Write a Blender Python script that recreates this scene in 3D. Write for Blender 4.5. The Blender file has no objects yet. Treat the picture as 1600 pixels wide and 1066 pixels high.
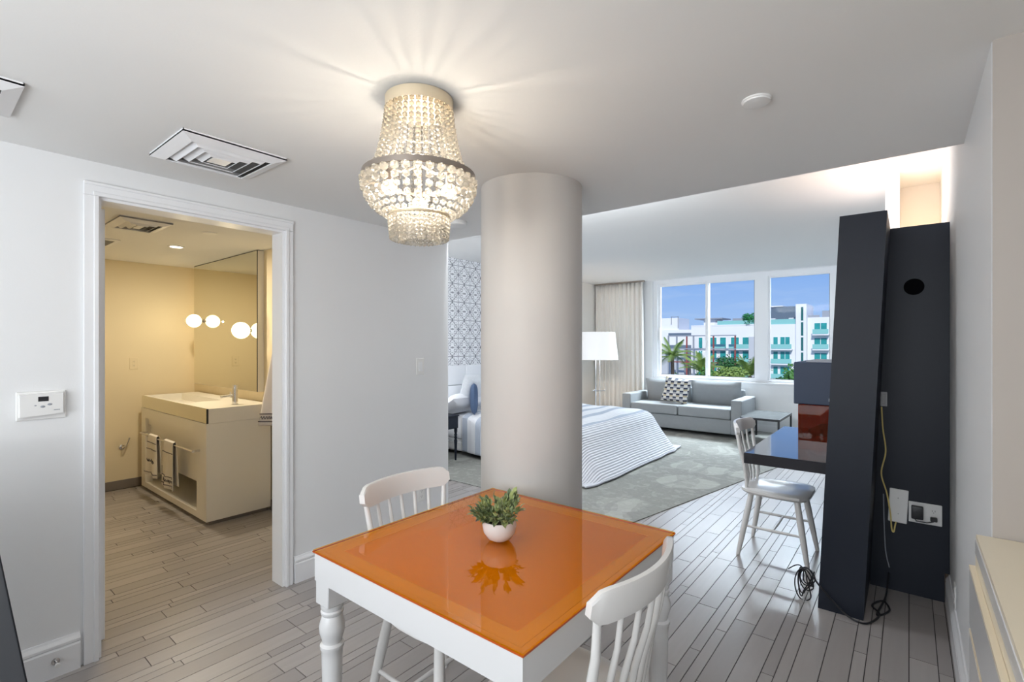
import bpy, bmesh, math, random
from mathutils import Vector, Matrix
random.seed(7)
PI = math.pi
S = bpy.context.scene
COL = S.collection

# ------------------------------------------------------------------ camera, world, lights, exposure
cam_d = bpy.data.cameras.new('camera')
cam = bpy.data.objects.new('camera', cam_d); COL.objects.link(cam)
cam.location = (0, 0, 1.42)
cam.rotation_euler = (PI/2, 0, math.radians(38.85))
cam_d.sensor_width = 36; cam_d.lens = 36*770/1600
cam_d.shift_y = 5/1600
cam_d.clip_start = 0.02; cam_d.clip_end = 600
S.camera = cam
S.view_settings.view_transform = 'Standard'
S.view_settings.look = 'None'
S.view_settings.gamma = 1
S.view_settings.use_curve_mapping = False
S.view_settings.exposure = 0.0
S.cycles.use_denoising = True
S.cycles.max_bounces = 10
S.cycles.diffuse_bounces = 6
S.cycles.glossy_bounces = 4
S.cycles.transmission_bounces = 8
S.cycles.transparent_max_bounces = 12
S.cycles.caustics_reflective = False
S.cycles.caustics_refractive = False
S.cycles.sample_clamp_indirect = 6

wd = bpy.data.worlds.new('world'); S.world = wd; wd.use_nodes = True
nt = wd.node_tree; nt.nodes.clear()
def wn(t, **k):
    n = nt.nodes.new(t)
    for a, b in k.items(): setattr(n, a, b)
    return n
tc = wn('ShaderNodeTexCoord'); sx = wn('ShaderNodeSeparateXYZ'); rp = wn('ShaderNodeValToRGB')
bg = wn('ShaderNodeBackground'); ow = wn('ShaderNodeOutputWorld')
nt.links.new(tc.outputs['Generated'], sx.inputs[0]); nt.links.new(sx.outputs['Z'], rp.inputs[0])
e = rp.color_ramp.elements
e[0].position = 0.0; e[0].color = (.44, .62, .95, 1)
e[1].position = 1.0; e[1].color = (.14, .30, .74, 1)
m_ = e.new(.13); m_.color = (.26, .46, .91, 1)
mp = wn('ShaderNodeMapping'); mp.inputs['Scale'].default_value = (4, 4, 26)
nz = wn('ShaderNodeTexNoise'); nz.inputs['Scale'].default_value = 2.2; nz.inputs['Detail'].default_value = 6
cr = wn('ShaderNodeValToRGB'); cr.color_ramp.elements[0].position = .52; cr.color_ramp.elements[1].position = 1.0; cr.color_ramp.elements[1].color = (.4, .4, .4, 1)
mx = wn('ShaderNodeMixRGB'); mx.inputs[2].default_value = (.72, .82, .98, 1)
nt.links.new(tc.outputs['Generated'], mp.inputs[0]); nt.links.new(mp.outputs[0], nz.inputs['Vector'])
nt.links.new(nz.outputs[0], cr.inputs[0]); nt.links.new(cr.outputs[0], mx.inputs[0])
nt.links.new(rp.outputs[0], mx.inputs[1]); nt.links.new(mx.outputs[0], bg.inputs[0])
bg.inputs[1].default_value = 1.0
nt.links.new(bg.outputs[0], ow.inputs[0])

def light(name, kind, loc, energy, color=(1, 1, 1), size=1, size_y=None, target=None, radius=.05):
    d = bpy.data.lights.new(name, kind); d.energy = energy; d.color = color
    if kind == 'AREA':
        d.size = size
        if size_y: d.shape = 'RECTANGLE'; d.size_y = size_y
    elif kind == 'SUN': d.angle = math.radians(.6)
    else: d.shadow_soft_size = radius
    o = bpy.data.objects.new(name, d); COL.objects.link(o); o.location = loc
    if target: o.rotation_euler = (Vector(target)-Vector(loc)).to_track_quat('-Z', 'Y').to_euler()
    return o
light('sun', 'SUN', (0, -20, 30), 3.4, (1, .96, .9), target=(-12, 20, 0))
# daylight through the bedroom window; an added unseen fill light behind the camera
light('window_daylight', 'AREA', (-2.2, 10.2, 3.9), 1500, (.80, .90, 1), 3.6, 2.0, target=(-1.9, 5.8, .2))
light('rear_fill_light', 'AREA', (-.8, -2.35, 1.45), 66, (.90, .95, 1), 2.2, 1.7, target=(-1.6, 3, 1.9))
# added unseen area light behind the camera, aimed up to brighten the ceiling
light('ceiling_fill_light', 'AREA', (-.3, -1.5, 1.0), 58, (.96, .98, 1), 1.4, 1.4, target=(-.7, -1.3, 3))
# added unseen bedroom fill behind the dropped ceiling; light on top of the divider
light('bedroom_fill_light', 'AREA', (-2.1, 2.80, 2.36), 62, (.90, .95, 1), 1.6, .16, target=(-2.6, 8, 1.8))
light('divider_top_light', 'AREA', (-.16, 4.2, 2.11), 7, (1, .80, .70), .16, 1.2, target=(-.16, 4.2, 3))
light('bed_fill_light', 'POINT', (-4.45, 3.75, 1.25), 16, (.95, .97, 1), radius=.08)  # added unseen fill that brightens the headboard end; no lamp stands here
light('niche_light', 'POINT', (.06, 4.3, 2.1), 4.5, (1, .66, .36), radius=.05)

# ------------------------------------------------------------------ materials
MATS = {}
def mat(name, color, rough=.5, metal=0, bump=0, bscale=80, spec=.5, vary=0, vscale=3, coat=0, emit=None, trans=0, sub=0):
    if name in MATS: return MATS[name]
    m = bpy.data.materials.new(name); m.use_nodes = True; MATS[name] = m
    t = m.node_tree; b = t.nodes['Principled BSDF']
    b.inputs['Base Color'].default_value = (*color, 1)
    b.inputs['Roughness'].default_value = rough
    b.inputs['Metallic'].default_value = metal
    b.inputs['Specular IOR Level'].default_value = spec
    if coat: b.inputs['Coat Weight'].default_value = coat; b.inputs['Coat Roughness'].default_value = .04
    if trans: b.inputs['Transmission Weight'].default_value = trans
    if emit:
        b.inputs['Emission Color'].default_value = (*emit[0], 1); b.inputs['Emission Strength'].default_value = emit[1]
    g = t.nodes.new('ShaderNodeTexCoord')
    if bump:
        n = t.nodes.new('ShaderNodeTexNoise'); n.inputs['Scale'].default_value = bscale; n.inputs['Detail'].default_value = 4
        t.links.new(g.outputs['Object'], n.inputs['Vector'])
        bp = t.nodes.new('ShaderNodeBump'); bp.inputs['Strength'].default_value = bump; bp.inputs['Distance'].default_value = .01
        t.links.new(n.outputs[0], bp.inputs['Height']); t.links.new(bp.outputs[0], b.inputs['Normal'])
    if vary:
        n = t.nodes.new('ShaderNodeTexNoise'); n.inputs['Scale'].default_value = vscale; n.inputs['Detail'].default_value = 5
        t.links.new(g.outputs['Object'], n.inputs['Vector'])
        mr = t.nodes.new('ShaderNodeMapRange'); mr.inputs[3].default_value = 1-vary; mr.inputs[4].default_value = 1+vary
        t.links.new(n.outputs[0], mr.inputs[0])
        mm = t.nodes.new('ShaderNodeMixRGB'); mm.blend_type = 'MULTIPLY'; mm.inputs[0].default_value = 1
        mm.inputs[1].default_value = (*color, 1); t.links.new(mr.outputs[0], mm.inputs[2])
        t.links.new(mm.outputs[0], b.inputs['Base Color'])
    return m
class NB:
    """tiny node builder on a principled material"""
    def __init__(s, name, rough=.5, spec=.5):
        s.m = bpy.data.materials.new(name); s.m.use_nodes = True; s.t = s.m.node_tree
        s.b = s.t.nodes['Principled BSDF']; s.b.inputs['Roughness'].default_value = rough
        s.b.inputs['Specular IOR Level'].default_value = spec; MATS[name] = s.m
    def n(s, typ, *ins, **k):
        nd = s.t.nodes.new(typ)
        for a, b in k.items(): setattr(nd, a, b)
        for i, v in enumerate(ins):
            if v is None: continue
            s.set(nd.inputs[i], v)
        return nd
    def set(s, sock, v):
        if hasattr(v, 'is_linked') or isinstance(v, bpy.types.NodeSocket): s.t.links.new(v, sock)
        else: sock.default_value = v
    def math(s, op, a, b=None): return s.n('ShaderNodeMath', a, b, operation=op).outputs[0]
    def mix(s, f, a, b, mode='MIX'):
        nd = s.n('ShaderNodeMixRGB', blend_type=mode)
        s.set(nd.inputs[0], f); s.set(nd.inputs[1], a); s.set(nd.inputs[2], b); return nd.outputs[0]

WALL = mat('wall_paint', (.79, .80, .81), .55, bump=.04, bscale=160, spec=.35)
WALLW = mat('warm_wall_paint', (.80, .77, .73), .5, bump=.04, bscale=160, spec=.3)
COLM = mat('column_paint', (.62, .595, .57), .6, bump=.03, bscale=40, spec=.3)
CEIL = mat('ceiling_paint', (.80, .80, .79), .7, bump=.03, bscale=120, spec=.2)
BATHW = mat('bathroom_paint', (.80, .70, .50), .6, bump=.03, bscale=120)
TRIM = mat('white_trim', (.83, .84, .86), .32)
WHITE = mat('white_lacquer', (.75, .75, .755), .22, spec=.5)
CHAIRW = mat('chair_white', (.78, .77, .76), .22, spec=.55)
WARMW = mat('cream_laminate', (.86, .77, .60), .3)
PLASTIC = mat('white_plastic', (.82, .82, .81), .4)
BLACK = mat('black_lacquer', (.006, .010, .020), .5, vary=.15, vscale=2, spec=.35)
BLACKP = mat('black_plastic', (.015, .016, .02), .4)
CHROME = mat('chrome', (.75, .75, .76), .12, metal=1)
BRASS = mat('aged_metal', (.36, .31, .27), .35, metal=.8)
GOLD = mat('pale_gold', (.78, .66, .48), .35, metal=.5)
GREYP = mat('grey_panel', (.10, .105, .115), .35)
DARKG = mat('vent_dark', (.22, .21, .20), .8)
BASEG = mat('grey_tile', (.20, .175, .16), .45, vary=.1, vscale=5)
SOFA = mat('grey_fabric', (.28, .295, .305), .85, bump=.25, bscale=300, vary=.06, vscale=20)
CURT = mat('curtain_fabric', (.84, .81, .76), .9, bump=.1, bscale=200)
WCLOTH = mat('white_cloth', (.82, .83, .86), .9, bump=.15, bscale=60)
NAVY = mat('navy_cloth', (.07, .11, .20), .9, bump=.2, bscale=120)
LEATH = mat('white_leather', (.80, .82, .85), .45)
TOWEL = mat('towel_cloth', (.80, .76, .70), .95, bump=.5, bscale=250)
BAND = mat('towel_band', (.10, .09, .10), .9)
SOILM = mat('soil', (.03, .022, .016), .9, bump=.5, bscale=200)
STONE = mat('dark_slate', (.07, .075, .075), .75, vary=.5, vscale=14, spec=.15)
SHADE = mat('lamp_shade', (.88, .88, .88), .8, emit=((1, .96, .92), .28))
BULB = mat('bulb', (1, .95, .85), .4, emit=((1, .90, .74), 10))
GLOBE = mat('globe_glass', (1, .95, .8), .3, emit=((1, .88, .58), 2.4))
SPOT = mat('spot_lens', (1, 1, 1), .4, emit=((1, .9, .75), 8))
TOI = mat('porcelain', (.82, .80, .76), .12)
YEL = mat('yellow_cord', (.72, .58, .22), .5)
CONC = mat('white_concrete', (.80, .80, .82), .8, vary=.05, vscale=.4)
CONCG = mat('grey_concrete', (.52, .54, .58), .8, vary=.08, vscale=.4)
DGLS = mat('dark_facade', (.13, .17, .22), .35, vary=.1, vscale=.5)
TEAL = mat('teal_glass', (.03, .30, .30), .15, vary=.4, vscale=1.2)
TEALL = mat('teal_railing', (.26, .56, .54), .2)
REDF = mat('red_steel', (.30, .07, .06), .5)
GRYF = mat('grey_steel', (.30, .32, .36), .5)
BARK = mat('bark', (.14, .10, .07), .9, bump=.6, bscale=10)
LEAF1 = mat('leaf_green', (.09, .24, .05), .6, vary=.4, vscale=.8)
LEAF2 = mat('leaf_yellow_green', (.25, .36, .08), .6, vary=.35, vscale=.8)
LEAF3 = mat('leaf_dark_green', (.04, .15, .04), .6, vary=.35, vscale=.8)
GRND = mat('ground_paving', (.25, .27, .24), .9, vary=.3, vscale=.1)

# mirror / glass
def front(g, fr):
    ge_ = g.n('ShaderNodeNewGeometry')
    return g.math('MULTIPLY', fr.outputs[0], g.math('SUBTRACT', 1.0, ge_.outputs['Backfacing']))
MIRR = mat('mirror_glass', (.80, .78, .66), .015, metal=1)
g = NB('window_glass'); g.t.nodes.remove(g.b)
tr = g.n('ShaderNodeBsdfTransparent'); gl = g.n('ShaderNodeBsdfGlossy'); gl.inputs['Roughness'].default_value = .02; gl.inputs[0].default_value = (.12, .12, .12, 1)
tr.inputs[0].default_value = (.97, .985, .98, 1)
fr = g.n('ShaderNodeFresnel'); fr.inputs[0].default_value = 1.25
ms = g.n('ShaderNodeMixShader'); g.t.links.new(front(g, fr), ms.inputs[0]); g.t.links.new(tr.outputs[0], ms.inputs[1]); g.t.links.new(gl.outputs[0], ms.inputs[2])
g.t.links.new(ms.outputs[0], g.t.nodes['Material Output'].inputs[0]); GLASS = g.m
g = NB('orange_acrylic'); g.t.nodes.remove(g.b)
tr = g.n('ShaderNodeBsdfTransparent'); tr.inputs[0].default_value = (.52, .13, .07, 1)
gl = g.n('ShaderNodeBsdfGlossy'); gl.inputs['Roughness'].default_value = .03
df = g.n('ShaderNodeBsdfDiffuse'); df.inputs[0].default_value = (.6, .12, .03, 1)
m1 = g.n('ShaderNodeMixShader'); m1.inputs[0].default_value = .07; g.t.links.new(tr.outputs[0], m1.inputs[1]); g.t.links.new(df.outputs[0], m1.inputs[2])
fr = g.n('ShaderNodeFresnel'); fr.inputs[0].default_value = 1.45
m2 = g.n('ShaderNodeMixShader'); g.t.links.new(front(g, fr), m2.inputs[0]); g.t.links.new(m1.outputs[0], m2.inputs[1]); g.t.links.new(gl.outputs[0], m2.inputs[2])
g.t.links.new(m2.outputs[0], g.t.nodes['Material Output'].inputs[0]); ACRYL = g.m
# orange table glass: tinted clear sheet with a glossy face
g = NB('orange_glass'); g.t.nodes.remove(g.b)
tr = g.n('ShaderNodeBsdfTransparent'); tr.inputs[0].default_value = (.99, .735, .11, 1)
gl = g.n('ShaderNodeBsdfGlossy'); gl.inputs['Roughness'].default_value = .025
fr = g.n('ShaderNodeFresnel'); fr.inputs[0].default_value = 1.5
ms = g.n('ShaderNodeMixShader'); g.t.links.new(front(g, fr), ms.inputs[0]); g.t.links.new(tr.outputs[0], ms.inputs[1]); g.t.links.new(gl.outputs[0], ms.inputs[2])
g.t.links.new(ms.outputs[0], g.t.nodes['Material Output'].inputs[0]); OGLASS = g.m
g = NB('table_panel', .9, .1); g.b.inputs['Base Color'].default_value = (.84, .72, .46, 1)
tl = g.n('ShaderNodeBsdfTranslucent'); tl.inputs[0].default_value = (.9, .8, .6, 1)
m1 = g.n('ShaderNodeMixShader'); m1.inputs[0].default_value = .3
g.t.links.new(g.b.outputs[0], m1.inputs[1]); g.t.links.new(tl.outputs[0], m1.inputs[2])
g.t.links.new(m1.outputs[0], g.t.nodes['Material Output'].inputs[0]); TPANEL = g.m
# crystal beads
g = NB('crystal'); g.b.inputs['Base Color'].default_value = (1, .98, .93, 1); g.b.inputs['Roughness'].default_value = .04
g.b.inputs['Transmission Weight'].default_value = 1; g.b.inputs['IOR'].default_value = 1.5
tl = g.n('ShaderNodeBsdfTranslucent'); tl.inputs[0].default_value = (.97, .95, .90, 1)
m1 = g.n('ShaderNodeMixShader'); m1.inputs[0].default_value = .30
g.t.links.new(g.b.outputs[0], m1.inputs[1]); g.t.links.new(tl.outputs[0], m1.inputs[2])
g.t.links.new(m1.outputs[0], g.t.nodes['Material Output'].inputs[0]); CRYST = g.m
# planks
g = NB('plank_tile', .33, .5)
oi = g.n('ShaderNodeObjectInfo'); ge = g.n('ShaderNodeNewGeometry'); tcn = g.n('ShaderNodeTexCoord')
r = g.math('FRACT', g.math('ADD', oi.outputs['Random'], ge.outputs['Random Per Island']))
mpn = g.n('ShaderNodeMapping', ge.outputs['Position']); mpn.inputs['Scale'].default_value = (30, 3, 1)
nzn = g.n('ShaderNodeTexNoise', mpn.outputs[0]); nzn.inputs['Scale'].default_value = 1.2; nzn.inputs['Detail'].default_value = 6
big = g.n('ShaderNodeTexNoise', ge.outputs['Position']); big.inputs['Scale'].default_value = 3
c1 = g.mix(r, (.335, .310, .300, 1), (.455, .428, .415, 1))
c2 = g.mix(g.math('MULTIPLY', nzn.outputs[0], .5), c1, (.27, .245, .235, 1))
g.t.links.new(c2, g.b.inputs['Base Color'])
rr = g.n('ShaderNodeMapRange', big.outputs[0]); rr.inputs[3].default_value = .27; rr.inputs[4].default_value = .31
g.t.links.new(rr.outputs[0], g.b.inputs['Roughness'])
bp = g.n('ShaderNodeBump'); bp.inputs['Strength'].default_value = .08; bp.inputs['Distance'].default_value = .01
g.t.links.new(nzn.outputs[0], bp.inputs['Height']); g.t.links.new(bp.outputs[0], g.b.inputs['Normal'])
PLANK = g.m
GROUT = mat('grout', (.06, .055, .055), .9)
# carpet with pale flowers and leaves
g = NB('carpet', .95, .1)
ge = g.n('ShaderNodeNewGeometry')
d1 = g.n('ShaderNodeTexNoise', ge.outputs['Position']); d1.inputs['Scale'].default_value = 1.6
add = g.n('ShaderNodeVectorMath', ge.outputs['Position'], operation='ADD'); sc = g.n('ShaderNodeVectorMath', d1.outputs['Color'], operation='SCALE'); sc.inputs['Scale'].default_value = .5
g.t.links.new(sc.outputs[0], add.inputs[1])
vo = g.n('ShaderNodeTexVoronoi', add.outputs[0]); vo.inputs['Scale'].default_value = 1.7
sep = g.n('ShaderNodeSeparateXYZ'); vs = g.n('ShaderNodeVectorMath', add.outputs[0], operation='SCALE'); vs.inputs['Scale'].default_value = 1.7
sb = g.n('ShaderNodeVectorMath', vs.outputs[0], vo.outputs['Position'], operation='SUBTRACT')
g.t.links.new(sb.outputs[0], sep.inputs[0])
an = g.math('ARCTAN2', sep.outputs[1], sep.outputs[0])
pet = g.math('ADD', g.math('MULTIPLY', g.math('ABSOLUTE', g.math('SINE', g.math('MULTIPLY', an, 2.5))), .36), .08)
inn = g.math('SMOOTH_MIN', g.math('MULTIPLY', g.math('SUBTRACT', pet, vo.outputs['Distance']), 24), 1.0)
f = g.n('ShaderNodeClamp', inn).outputs[0]
vein = g.math('MULTIPLY', g.math('GREATER_THAN', g.math('SINE', g.math('MULTIPLY', an, 38)), .1), .22)
wv = g.n('ShaderNodeTexWave', ge.outputs['Position']); wv.inputs['Scale'].default_value = .9; wv.inputs['Distortion'].default_value = 9; wv.inputs['Detail'].default_value = 2
line = g.math('GREATER_THAN', wv.outputs[1], .93)
fine = g.n('ShaderNodeTexNoise', ge.outputs['Position']); fine.inputs['Scale'].default_value = 45; fine.inputs['Detail'].default_value = 5
base = g.mix(fine.outputs[0], (.22, .225, .21, 1), (.33, .33, .305, 1))
c = g.mix(g.math('MULTIPLY', f, g.math('SUBTRACT', .42, vein)), base, (.52, .52, .48, 1))
sp3 = g.n('ShaderNodeTexNoise', ge.outputs['Position']); sp3.inputs['Scale'].default_value = 11; sp3.inputs['Detail'].default_value = 2
c = g.mix(g.math('MULTIPLY', g.math('GREATER_THAN', sp3.outputs[0], .56), .16), c, (.55, .55, .52, 1))
c = g.mix(g.math('MULTIPLY', line, .35), c, (.24, .25, .235, 1))
g.t.links.new(c, g.b.inputs['Base Color'])
bp = g.n('ShaderNodeBump'); bp.inputs['Strength'].default_value = .4; bp.inputs['Distance'].default_value = .01
g.t.links.new(fine.outputs[0], bp.inputs['Height']); g.t.links.new(bp.outputs[0], g.b.inputs['Normal']); CARPET = g.m
# wallpaper: mirrored medallions
g = NB('medallion_wallpaper', .6, .2)
ge = g.n('ShaderNodeNewGeometry'); sp = g.n('ShaderNodeSeparateXYZ', ge.outputs['Position'])
yy = g.n('ShaderNodeMath', sp.outputs[1], .115, operation='PINGPONG').outputs[0]
zz = g.n('ShaderNodeMath', sp.outputs[2], .125, operation='PINGPONG').outputs[0]
cb = g.n('ShaderNodeCombineXYZ', yy, zz)
v1 = g.n('ShaderNodeTexVoronoi', cb.outputs[0]); v1.feature = 'DISTANCE_TO_EDGE'; v1.inputs['Scale'].default_value = 44
n1 = g.n('ShaderNodeTexNoise', cb.outputs[0]); n1.inputs['Scale'].default_value = 46; n1.inputs['Detail'].default_value = 1
dot = g.math('LESS_THAN', v1.outputs['Distance'], .09)
blob = g.math('GREATER_THAN', n1.outputs[0], .53)
ed = g.math('LESS_THAN', g.math('MINIMUM', yy, zz), .004)
dd = g.math('ABSOLUTE', g.math('SUBTRACT', g.math('ADD', yy, zz), .12))
dg = g.math('MULTIPLY', g.math('LESS_THAN', dd, .012), g.math('GREATER_THAN', g.math('SINE', g.math('MULTIPLY', yy, 260)), -.2))
k = g.math('MAXIMUM', g.math('MAXIMUM', g.math('MULTIPLY', dot, blob), ed), g.math('MAXIMUM', dg, g.math('GREATER_THAN', n1.outputs[0], .63)))
g.t.links.new(g.mix(g.math('MULTIPLY', k, .78), (.86, .87, .90, 1), (.06, .07, .10, 1)), g.b.inputs['Base Color']); WPAPER = g.m
# comforter (uv u = metres along the bed, v = across)
g = NB('striped_comforter', .85, .2)
uv = g.n('ShaderNodeUVMap'); sp = g.n('ShaderNodeSeparateXYZ', uv.outputs[0])
u = sp.outputs[0]
fs = g.math('GREATER_THAN', g.math('SINE', g.math('MULTIPLY', u, 2*PI/.022)), .25)
cross = g.math('ADD', g.math('MULTIPLY', g.math('SINE', g.math('MULTIPLY', sp.outputs[1], 2*PI/.03)), .2), .8)
foot = g.math('GREATER_THAN', u, 1.62)
br = g.math('GREATER_THAN', g.math('SINE', g.math('MULTIPLY', u, 2*PI/.26)), .35)
nbd = g.math('MULTIPLY', br, g.math('SUBTRACT', 1.0, foot))
c = g.mix(g.math('MULTIPLY', nbd, .85), (.80, .82, .86, 1), (.40, .46, .56, 1))
c = g.mix(g.math('MULTIPLY', g.math('MULTIPLY', fs, foot), .68), c, (.36, .37, .44, 1))
g.t.links.new(c, g.b.inputs['Base Color'])
bp = g.n('ShaderNodeBump'); bp.inputs['Strength'].default_value = .5; bp.inputs['Distance'].default_value = .006
g.t.links.new(g.math('SINE', g.math('MULTIPLY', u, 2*PI/.022)), bp.inputs['Height']); g.t.links.new(bp.outputs[0], g.b.inputs['Normal']); COMF = g.m
# sofa cushion print
g = NB('block_print', .9, .2)
uv = g.n('ShaderNodeTexCoord'); sp = g.n('ShaderNodeSeparateXYZ', uv.outputs['Generated'])
row = g.math('MULTIPLY', sp.outputs[2], 9); rid = g.math('FLOOR', row)
colx = g.math('ADD', g.math('MULTIPLY', sp.outputs[0], 4.5), g.math('MULTIPLY', g.math('MODULO', rid, 2.0), .5))
inx = g.math('LESS_THAN', g.math('FRACT', colx), .52)
iny = g.math('LESS_THAN', g.math('FRACT', row), .55)
blk = g.math('MULTIPLY', inx, iny)
alt = g.math('GREATER_THAN', g.math('MODULO', g.math('ADD', rid, 0.0), 3.0), .5)
tan = g.math('MULTIPLY', g.math('GREATER_THAN', g.math('FRACT', colx), .5), g.math('GREATER_THAN', g.math('FRACT', row), .4))
c = g.mix(tan, (.70, .69, .66, 1), (.48, .42, .30, 1))
c = g.mix(g.math('MULTIPLY', tan, g.math('GREATER_THAN', g.math('MODULO', rid, 2.0), .5)), c, (.36, .37, .40, 1))
c = g.mix(blk, c, (.035, .045, .08, 1))
g.t.links.new(c, g.b.inputs['Base Color']); PRINT = g.m
# plant leaf
g = NB('succulent_leaf', .55, .4)
oi = g.n('ShaderNodeObjectInfo'); tcn = g.n('ShaderNodeTexCoord'); sp = g.n('ShaderNodeSeparateXYZ', tcn.outputs['Generated'])
c = g.mix(oi.outputs['Random'], (.10, .15, .08, 1), (.36, .42, .15, 1))
c = g.mix(g.math('MULTIPLY', g.math('GREATER_THAN', g.math('ABSOLUTE', g.math('SUBTRACT', sp.outputs[0], .5)), .33), .55), c, (.52, .58, .34, 1))
g.t.links.new(c, g.b.inputs['Base Color']); SLEAF = g.m

# ------------------------------------------------------------------ mesh builder
class MB:
    def __init__(s): s.bm = bmesh.new(); s.uv = None
    def _add(s, fn, M):
        vs = fn['verts']
        if M is not None: bmesh.ops.transform(s.bm, matrix=M, verts=vs)
        return vs
    def box(s, a, b, bev=0, seg=2, M=None):
        x0, y0, z0 = a; x1, y1, z1 = b
        r = bmesh.ops.create_cube(s.bm, size=1)
        bmesh.ops.transform(s.bm, verts=r['verts'], matrix=Matrix.Translation(((x0+x1)/2, (y0+y1)/2, (z0+z1)/2)) @ Matrix.Diagonal((abs(x1-x0), abs(y1-y0), abs(z1-z0), 1)))
        vs = r['verts']
        if bev:
            es = list({e for v in vs for e in v.link_edges})
            rb = bmesh.ops.bevel(s.bm, geom=es, offset=bev, segments=seg, profile=.6, affect='EDGES')
            vs = list({v for f in rb['faces'] for v in f.verts} | {v for v in vs if v.is_valid})
        if M is not None: bmesh.ops.transform(s.bm, matrix=M, verts=vs)
        return s
    def hexa(s, pts):
        """eight corners: bottom four ccw, top four ccw"""
        v = [s.bm.verts.new(p) for p in pts]
        for q in ((3, 2, 1, 0), (4, 5, 6, 7), (0, 1, 5, 4), (1, 2, 6, 5), (2, 3, 7, 6), (3, 0, 4, 7)): s.bm.faces.new([v[i] for i in q])
        return s
    def lathe(s, prof, c=(0, 0, 0), n=24, cap=True, M=None):
        rings = []; vs = []
        for r, z in prof:
            ring = [s.bm.verts.new((c[0]+r*math.cos(2*PI*i/n), c[1]+r*math.sin(2*PI*i/n), c[2]+z)) for i in range(n)]
            rings.append(ring); vs += ring
        for a, b in zip(rings, rings[1:]):
            for i in range(n): s.bm.faces.new((a[i], a[(i+1) % n], b[(i+1) % n], b[i]))
        if cap:
            s.bm.faces.new(rings[0][::-1]); s.bm.faces.new(rings[-1])
        if M is not None: bmesh.ops.transform(s.bm, matrix=M, verts=vs)
        return s
    def tube(s, pts, r, n=8, cap=True, sq=1.0):
        pts = [Vector(p) for p in pts]
        rs = r if isinstance(r, (list, tuple)) else [r]*len(pts)
        rings = []; up = None
        for i, p in enumerate(pts):
            t = (pts[min(i+1, len(pts)-1)]-pts[max(i-1, 0)]).normalized()
            if up is None: up = t.orthogonal().normalized()
            else:
                up = (up - t*up.dot(t))
                up = up.normalized() if up.length > 1e-6 else t.orthogonal().normalized()
            w = t.cross(up)
            rings.append([s.bm.verts.new(p+up*rs[i]*math.cos(2*PI*k/n)+w*rs[i]*sq*math.sin(2*PI*k/n)) for k in range(n)])
        for a, b in zip(rings, rings[1:]):
            for i in range(n): s.bm.faces.new((a[i], a[(i+1) % n], b[(i+1) % n], b[i]))
        if cap: s.bm.faces.new(rings[0][::-1]); s.bm.faces.new(rings[-1])
        return s
    def ball(s, c, r, sub=2, sc=(1, 1, 1)):
        q = bmesh.ops.create_icosphere(s.bm, subdivisions=sub, radius=r)
        bmesh.ops.transform(s.bm, verts=q['verts'], matrix=Matrix.Translation(c) @ Matrix.Diagonal((*sc, 1)))
        return s
    def prism(s, poly, z0, z1):
        a = [s.bm.verts.new((x, y, z0)) for x, y in poly]; b = [s.bm.verts.new((x, y, z1)) for x, y in poly]
        n = len(poly); s.bm.faces.new(a[::-1]); s.bm.faces.new(b)
        for i in range(n): s.bm.faces.new((a[i], a[(i+1) % n], b[(i+1) % n], b[i]))
        return s
    def grid(s, f, nu, nv, thick=0, uvf=None):
        g = [[s.bm.verts.new(f(i/nu, j/nv)) for j in range(nv+1)] for i in range(nu+1)]
        uvl = s.bm.loops.layers.uv.verify() if uvf else None
        for i in range(nu):
            for j in range(nv):
                fc = s.bm.faces.new((g[i][j], g[i+1][j], g[i+1][j+1], g[i][j+1]))
                if uvf:
                    for l, (a, b) in zip(fc.loops, ((i, j), (i+1, j), (i+1, j+1), (i, j+1))): l[uvl].uv = uvf(a/nu, b/nv)
        return s
    def pillow(s, w, h, t, n=14, M=None, pinch=.07):
        """cushion: width x, height z, thickness y"""
        start = len(s.bm.verts); vs = []
        for side in (-1, 1):
            g = []
            for i in range(n+1):
                row = []
                for j in range(n+1):
                    a, b = 2*i/n-1, 2*j/n-1
                    th = t/2*((1-a**4)*(1-b**4))**.5
                    x = a*w/2*(1-pinch*(1-b*b)); z = b*h/2*(1-pinch*(1-a*a))
                    v = s.bm.verts.new((x, side*th, z)); row.append(v); vs.append(v)
                g.append(row)
            for i in range(n):
                for j in range(n):
                    q = (g[i][j], g[i+1][j], g[i+1][j+1], g[i][j+1])
                    s.bm.faces.new(q if side < 0 else q[::-1])
        bmesh.ops.remove_doubles(s.bm, verts=vs, dist=1e-5)
        if M is not None: bmesh.ops.transform(s.bm, matrix=M, verts=[v for v in vs if v.is_valid])
        return s
    def build(s, name, m, parent=None, smooth=False, loc=None, kind=None, recalc=True):
        if recalc: bmesh.ops.recalc_face_normals(s.bm, faces=s.bm.faces)
        me = bpy.data.meshes.new(name)
        if smooth:
            for f in s.bm.faces: f.smooth = True
        s.bm.to_mesh(me); s.bm.free()
        if smooth: me.set_sharp_from_angle(angle=math.radians(38))
        me.materials.append(m)
        o = bpy.data.objects.new(name, me); COL.objects.link(o)
        if parent: o.parent = parent
        if loc: o.location = loc
        if kind: o['kind'] = kind
        return o

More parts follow.
